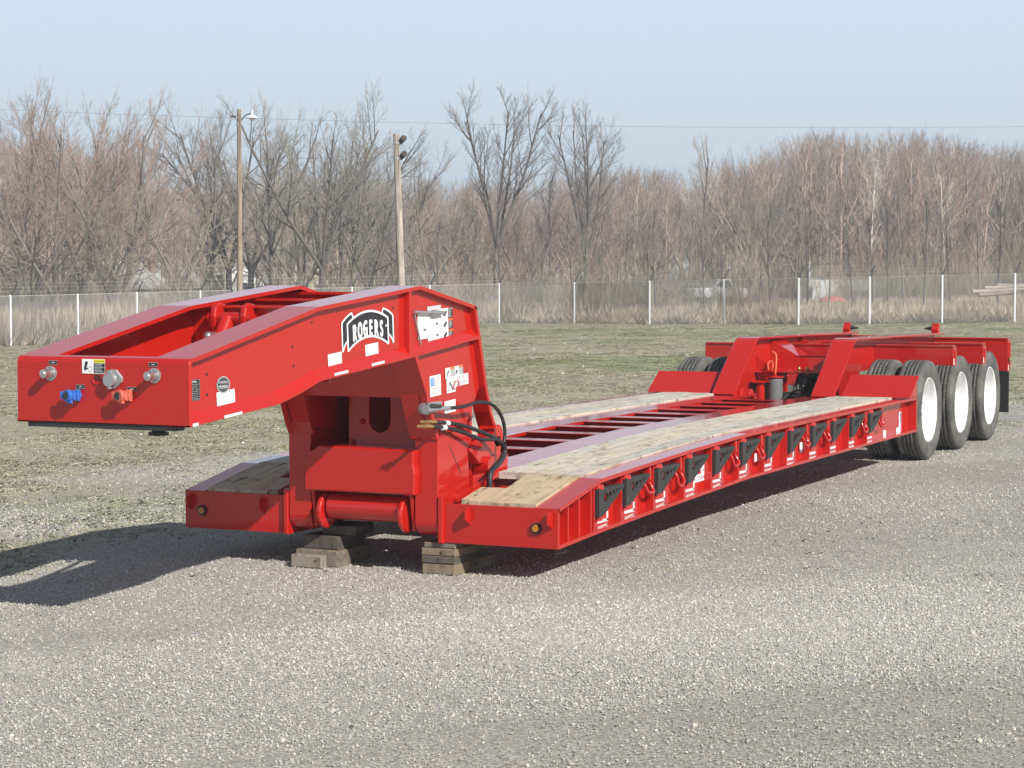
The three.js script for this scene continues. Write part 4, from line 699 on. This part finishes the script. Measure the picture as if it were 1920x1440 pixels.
// ---- couplings on the front face
for (const x of [-.306, .315]) {
  const k = part('air_fitting', [cyl(V(x, 1.299, 0), V(x, 1.299, .022), .030, .028, 6), cyl(V(x, 1.299, .02), V(x, 1.299, .044), .021, .021, 20), cyl(V(x, 1.299, .042), V(x, 1.299, .062), .024, .022, 20)], STEEL);
  part('fitting_cap', [cyl(V(x, 1.299, .060), V(x, 1.299, .070), .016, .010, 16), cyl(V(x, 1.299, -.002), V(x, 1.299, .006), .037, .037, 24)], ZINC, k);
}
for (const [x, y, m] of [[-.161, 1.193, BLUE], [.148, 1.199, PINKRED]]) {
  const k = part('gladhand', [box(x + .018, x + .042, y - .026, y + .030, .004, .030, .005), cyl(V(x + .03, y, -.002), V(x + .025, y, .035), .014), box(x - .030, x + .034, y - .024, y + .026, .030, .048, .007), cyl(V(x - .002, y, .046), V(x - .006, y, .064), .031, .028, 20), box(x - .048, x - .020, y - .018, y + .020, .046, .058, .004), box(x - .014, x + .02, y - .038, y - .018, .04, .056, .004)], m);
  part('seal', [cyl(V(x - .006, y, .062), V(x - .0062, y, .066), .019, .019, 18)], DARK, k);
}
{
  const x = .073, y = 1.28, k = part('power_socket', [prism('z', [[x - .012, y + .046], [x + .026, y + .044], [x + .062, y + .006], [x + .058, y - .016], [x + .012, y - .05], [x - .02, y - .046], [x - .04, y - .006]], 0, .014, .004), cyl(V(x, y - .004, .012), V(x - .003, y - .005, .032), .034, .032, 24)], ZINC);
  part('socket_lid', [cyl(V(x - .003, y - .005, .032), V(x - .003, y - .005, .040), .035, .033, 24), box(x - .016, x + .014, y + .026, y + .042, .012, .040, .004), box(x - .012, x + .006, y - .05, y - .034, .022, .038, .003)], ZINC, k);
}
part('cable_port', [(() => { const t = new THREE.TorusGeometry(.026, .0055, 8, 24, Math.PI * 1.1); t.rotateZ(Math.PI * .95); t.translate(-.025, 1.276, .001); return t; })()], RED);
part('port_hole', prism('z', circ(-.022, 1.281, .022, 18).map(([x, y]) => [x, clamp(y, 1.266, 1.296)]), -.002, .0015, 0), std(rgb(.10, .012, .010), .8));

// ---- electric plug, air lines and their bundle by the near column
{
  const plug = part('power_plug', [cyl(V(.478, 1.0, -2.50), V(.515, 1.0, -2.48), .036, .034, 20), cyl(V(.52, 1.0, -2.44), V(.525, .997, -2.58), .026, .018, 16), cyl(V(.53, .997, -2.58), V(.535, .992, -2.72), .0155, .014, 14), box(.52, .545, 1.02, 1.04, -2.62, -2.46, .004)], ZINC);
  part('plug_handle', prism('x', [[-2.46, 1.035], [-2.60, 1.02], [-2.60, 1.005], [-2.46, 1.012]], .544, .556, .003), DARK, plug);
  part('cable', tube([[.535, .992, -2.72], [.56, .995, -2.86], [.58, 1.012, -3.05], [.60, .985, -3.2], [.61, .90, -3.31], [.61, .80, -3.35], [.61, .70, -3.31]], .0115, 8, 60), BLACK);
  for (const [y, z, x, yb] of [[.905, -2.40, .55, .855], [.925, -2.48, .53, .885]]) {
    const f = part('hose_fitting', [cyl(V(x - .05, y, z + .02), V(x, y, z), .010, .010, 10), cyl(V(x, y + .002, z + .03), V(x, y - .006, z - .07), .0125, .0125, 6), cyl(V(x, y - .006, z - .07), V(x, y - .008, z - .10), .009)], BRASS);
    part('hose_clamp', cyl(V(x, y - .02, z - .20), V(x, y - .025, z - .245), .0165, .0165, 14), TAPE, f);
    part('air_hose', tube([[x, y - .008, z - .09], [x, y - .02, z - .22], [x + .02, yb - .01, z - .42], [x + .05, yb - .07, z - .64], [.615, .76, -3.26], [.625, .70, -3.30], [.63, .635, -3.22], [.64, .575, -3.06], [.65, .46, -3.03]], .0125, 9, 70), BLACK);
  }
  part('hose_bundle', tube([[.63, .745, -3.28], [.632, .69, -3.30], [.64, .635, -3.22], [.655, .575, -3.05], [.665, .45, -3.02]], 0.0175, 10, 40), BLACK);
  part('small_hose', tube([[.505, .86, -2.74], [.51, .74, -2.80], [.515, .58, -2.92]], .005), DARK); part('small_hose', tube([[.51, .86, -2.70], [.515, .73, -2.79], [.515, .60, -2.90]], .005), DARK);
}

// ---- rear: fenders, swan-neck rails, axle beams, running gear
for (const s of [1, -1]) {
  const X = (a, b) => [Math.min(s * a, s * b), Math.max(s * a, s * b)];
  const f = part('fender', prism('x', [[-10.70, .655], [-11.02, .848], [-11.04, .848], [-11.04, .835], [-10.735, .648]], ...X(.655, 1.315), .003), RED);
  part('fender_gusset', prism('x', [[-10.79, .65], [-11.03, .79], [-11.03, .65]], ...X(1.283, 1.296), .002), RED, f);
  const rail = part('frame_rail', prism('x', [[-10.62, .55], [-10.62, .66], [-11.33, 1.165], [-11.42, 1.165], [-15.0, 1.14], [-15.0, .86], [-11.9, .84], [-11.7, .56]], ...X(.46, .50)), RED);
  part('rail_flange', prism('x', [[-10.60, .655], [-11.30, 1.158], [-11.36, 1.180], [-11.43, 1.186], [-15.0, 1.155], [-15.0, 1.133], [-11.43, 1.164], [-11.375, 1.158], [-11.32, 1.140], [-10.63, .645]], ...X(.385, .61), .004), RED, rail);
  part('rail_foot', [box(...X(.30, .46), .345, .62, -11.05, -10.98), prism('x', circ(-11.0, .60, .09, 20), ...X(.33, .36), .006), prism('x', circ(-11.02, .60, .09, 20), ...X(.42, .45), .006)], RED, rail);
  part('rail_gusset', [prism('y', [[s * .46, -11.45], [s * .25, -11.45], [s * .46, -11.75]], .83, .845), prism('z', [[s * .46, .84], [s * .46, 1.0], [s * .27, .845]], -11.53, -11.51)], RED, rail);
  const lp = part('lamp_post', prism('x', [[-14.95, 1.14], [-14.93, 1.19], [-14.97, 1.235], [-14.97, 1.262], [-15.02, 1.262], [-15.03, 1.14]], ...X(.475, .555), .005), RED);
  part('tail_lamp', cyl(V(s * .475, 1.205, -14.99), V(s * .385, 1.20, -14.99), .028, .006, 12), BLACK, lp);
  part('mud_flap', box(...X(.72, 1.26), .245, .80, -15.42, -15.40), BLACK);
}
for (const [z, y0, y1, w] of [[-12.40, .895, 1.093, 1.315], [-13.79, .86, 1.076, 1.31], [-15.17, .728, 1.096, 1.29]]) {
  const b = part('axle_beam', [box(-w, w, y0, y1, z - .03, z), box(-w, w, y1 - .014, y1 + .004, z - .12, z + .012)], RED);
  for (const s of [1, -1]) { const X = (a, c) => [Math.min(s * a, s * c), Math.max(s * a, s * c)]; part('beam_end', [box(...X(w - .018, w + .006), y0 - .005, y1 - .02, z - .13, z + .002), box(...X(w + .004, w + .020), y0 + .03, y1 - .05, z - .085, z - .045, .006)], RED, b); part('reflective_tape', box(...X(w + .0065, w + .009), y0 + .01, y0 + .07, z - .035, z - .005, 0), TAPE, b); }
}
roundLight(1.297, .86, -15.20, 'x', .03);
part('cross_trough', [prism('z', [[-.46, .845], [.46, .845], [.46, 1.15], [.17, .985], [-.17, .985], [-.46, 1.15]], -11.99, -11.96), prism('x', [[-11.96, .985], [-12.32, .985], [-12.32, .97], [-11.96, .97]], -.17, .17), ...[1, -1].map((s) => { const g = prism('z', [[.17, .985], [.46, 1.15], [.46, 1.135], [.17, .97]].map(([x, y]) => [s * x, y]), -12.35, -11.99); return g; }), box(-.46, .46, .845, .862, -11.97, -11.55)], RED);
part('cross_trough', prism('z', [[-.46, .845], [.46, .845], [.46, 1.15], [.17, .985], [-.17, .985], [-.46, 1.15]], -13.0, -12.97), RED);
part('cross_sill', [box(-.46, .46, .83, .85, -11.72, -11.50), box(-.46, -.26, .74, .755, -11.6, -11.3), box(-.46, -.27, .755, .835, -11.56, -11.53)], RED);
part('rear_cross_member', [box(-.50, .50, .82, 1.12, -14.9, -14.87), box(-.46, .46, .35, .52, -11.08, -11.05)], RED);
const bag = part('air_bag', new THREE.LatheGeometry([[0, .545], [.070, .545], [.078, .57], [.076, .60], [.078, .66], [.076, .72], [.078, .765], [.070, .785], [0, .785]].map((p) => new THREE.Vector2(...p)), 28).translate(-.225, 0, -11.40), GREYBAG);
part('bag_plate', [cyl(V(-.225, .785, -11.40), V(-.225, .803, -11.40), .088, .088, 24), cyl(V(-.225, .80, -11.40), V(-.225, .83, -11.40), .016)], RED, bag);
part('bag_line', tube([[-.225, .82, -11.40], [-.222, .92, -11.42], [-.235, 1.01, -11.45], [-.275, 1.04, -11.47]], .010), std(rgb(.72, .16, .07), .5), bag);
part('coil_line', [tube([[-.30, .86, -11.42], [-.31, .92, -11.43], [-.28, .95, -11.45], [-.255, .90, -11.42], [-.27, .86, -11.42]], .007)], std(rgb(.72, .16, .07), .5));
part('rest_post', [cyl(V(-.345, .5, -11.30), V(-.345, .70, -11.30), .048, .044, 18), cyl(V(-.345, .70, -11.30), V(-.345, .745, -11.30), .03), box(-.42, -.30, .735, .75, -11.36, -11.24)], RED);
part('valve_box', [box(-.11, -.02, .715, .825, -11.50, -11.42), ball(-.10, .80, -11.41, .012, 8)], RED);
part('brake_chamber', [cyl(V(-.02, .72, -11.85), V(.40, .72, -11.85), .105, .105, 20), cyl(V(.02, .60, -11.6), V(.40, .58, -11.6), .085, .085, 20), box(-.04, .30, .78, .84, -11.62, -11.55), cyl(V(-.05, .55, -11.3), V(.12, .5, -11.3), .07, .05, 14)], BLACK);
part('valve_knob', [[-.01, .862], [.075, .862]].flatMap(([x, y]) => [ball(x, y + .012, -11.50, .020, 10), cyl(V(x, .82, -11.51), V(x, y, -11.5), .012)]), BRASS);
part('chassis_hose', [tube([[-.10, .50, -11.22], [-.085, .59, -11.25], [-.03, .635, -11.30], [.03, .625, -11.36]], .009), tube([[-.06, .48, -11.22], [-.045, .60, -11.25], [.0, .66, -11.3], [.06, .665, -11.36]], .009), tube([[.0, .80, -11.48], [.03, .70, -11.45], [.10, .6, -11.42], [.16, .5, -11.4]], .014), tube([[.08, .80, -11.48], [.07, .70, -11.45], [.03, .6, -11.42], [.05, .5, -11.4]], .014)], DARK);

// ---- wheels
{
  const R = .486, TW = .27;
  const tyreProfile = [[.318, -.098], [.335, -.118], [.40, -.134], [.452, -.126], [.474, -.112], [.482, -.098]];
  const treadPts = []; // ribs and grooves across the tread
  const ribs = [-.098, -.063, -.051, -.025, -.013, .013, .025, .051, .063, .098];
  for (let k = 0; k < ribs.length; k++) { const deep = k % 2 === 0; const r0 = k === 0 ? .482 : .486, x = ribs[k]; if (k && k < 9) { if (k % 2) treadPts.push([R, x], [R - .017, x + .0015]); else treadPts.push([R - .017, x - .0015], [R, x]); } else treadPts.push([r0 + (k === 9 ? -.004 : 0), x]); }
  const prof = [...tyreProfile, ...treadPts.slice(1, -1), ...tyreProfile.slice().reverse().map(([r, x]) => [r, -x])];
  const tyreGeo = new THREE.LatheGeometry(prof.map(([r, x]) => new THREE.Vector2(r, x)), 72); tyreGeo.rotateZ(-Math.PI / 2);
  const sipes = []; for (let k = 0; k < 72; k++) { const a = k / 72 * 2 * Math.PI; for (const x of [-.056, -.018, .018, .056]) { const g = new THREE.BoxGeometry(.012, .007, .010); g.translate(x + (k % 2 ? .003 : -.003), R - .0035, 0); g.rotateX(a); sipes.push(g); } }
  const sipeGeo = join(sipes);
  const rimGeo = new THREE.LatheGeometry([[.318, -.105], [.311, -.112], [.303, -.105], [.297, -.085], [.291, -.06], [.288, .03], [.280, .048], [.235, .056], [.20, .040], [.165, .034], [.155, .040], [.150, .085], [.120, .10], [.0, .10]].map(([r, x]) => new THREE.Vector2(r, x)), 48); rimGeo.rotateZ(Math.PI / 2);
  const innerRim = new THREE.LatheGeometry([[.318, -.105], [.29, -.09], [.285, .09], [.318, .105]].map(([r, x]) => new THREE.Vector2(r, x)), 36); innerRim.rotateZ(Math.PI / 2);
  const nuts = []; for (let k = 0; k < 10; k++) { const a = k / 10 * 6.283; nuts.push(cyl(V(-.035, .185 * Math.cos(a), .185 * Math.sin(a)), V(.0, .185 * Math.cos(a), .185 * Math.sin(a)), .016, .014, 6)); }
  const nutGeo = join(nuts);
  let turn = .3;
  for (const z of [-11.70, -13.072, -14.444]) {
    for (const s of [1, -1]) for (const outer of [1, 0]) {
      const w = groupPart('wheel', trailer, [s * (outer ? 1.143 : .826), R, z]);
      const t = meshOf('tyre', tyreGeo, TYRE, w); meshOf('tread_sipe', sipeGeo, BLACK, w); t.rotation.x = turn; turn += 1.1;
      const rim = meshOf('rim', outer ? rimGeo : innerRim, outer ? WHITEPAINT : RED, w); if (s < 0) rim.rotation.y = Math.PI;
      if (outer) { const n = meshOf('wheel_nut', nutGeo, ZINC, w); if (s < 0) n.rotation.y = Math.PI; }
    }
    part('axle', cyl(V(-.98, R, z), V(.98, R, z), .065, .065, 18), BLACK);
  }
}

renderer.render(scene, camera);
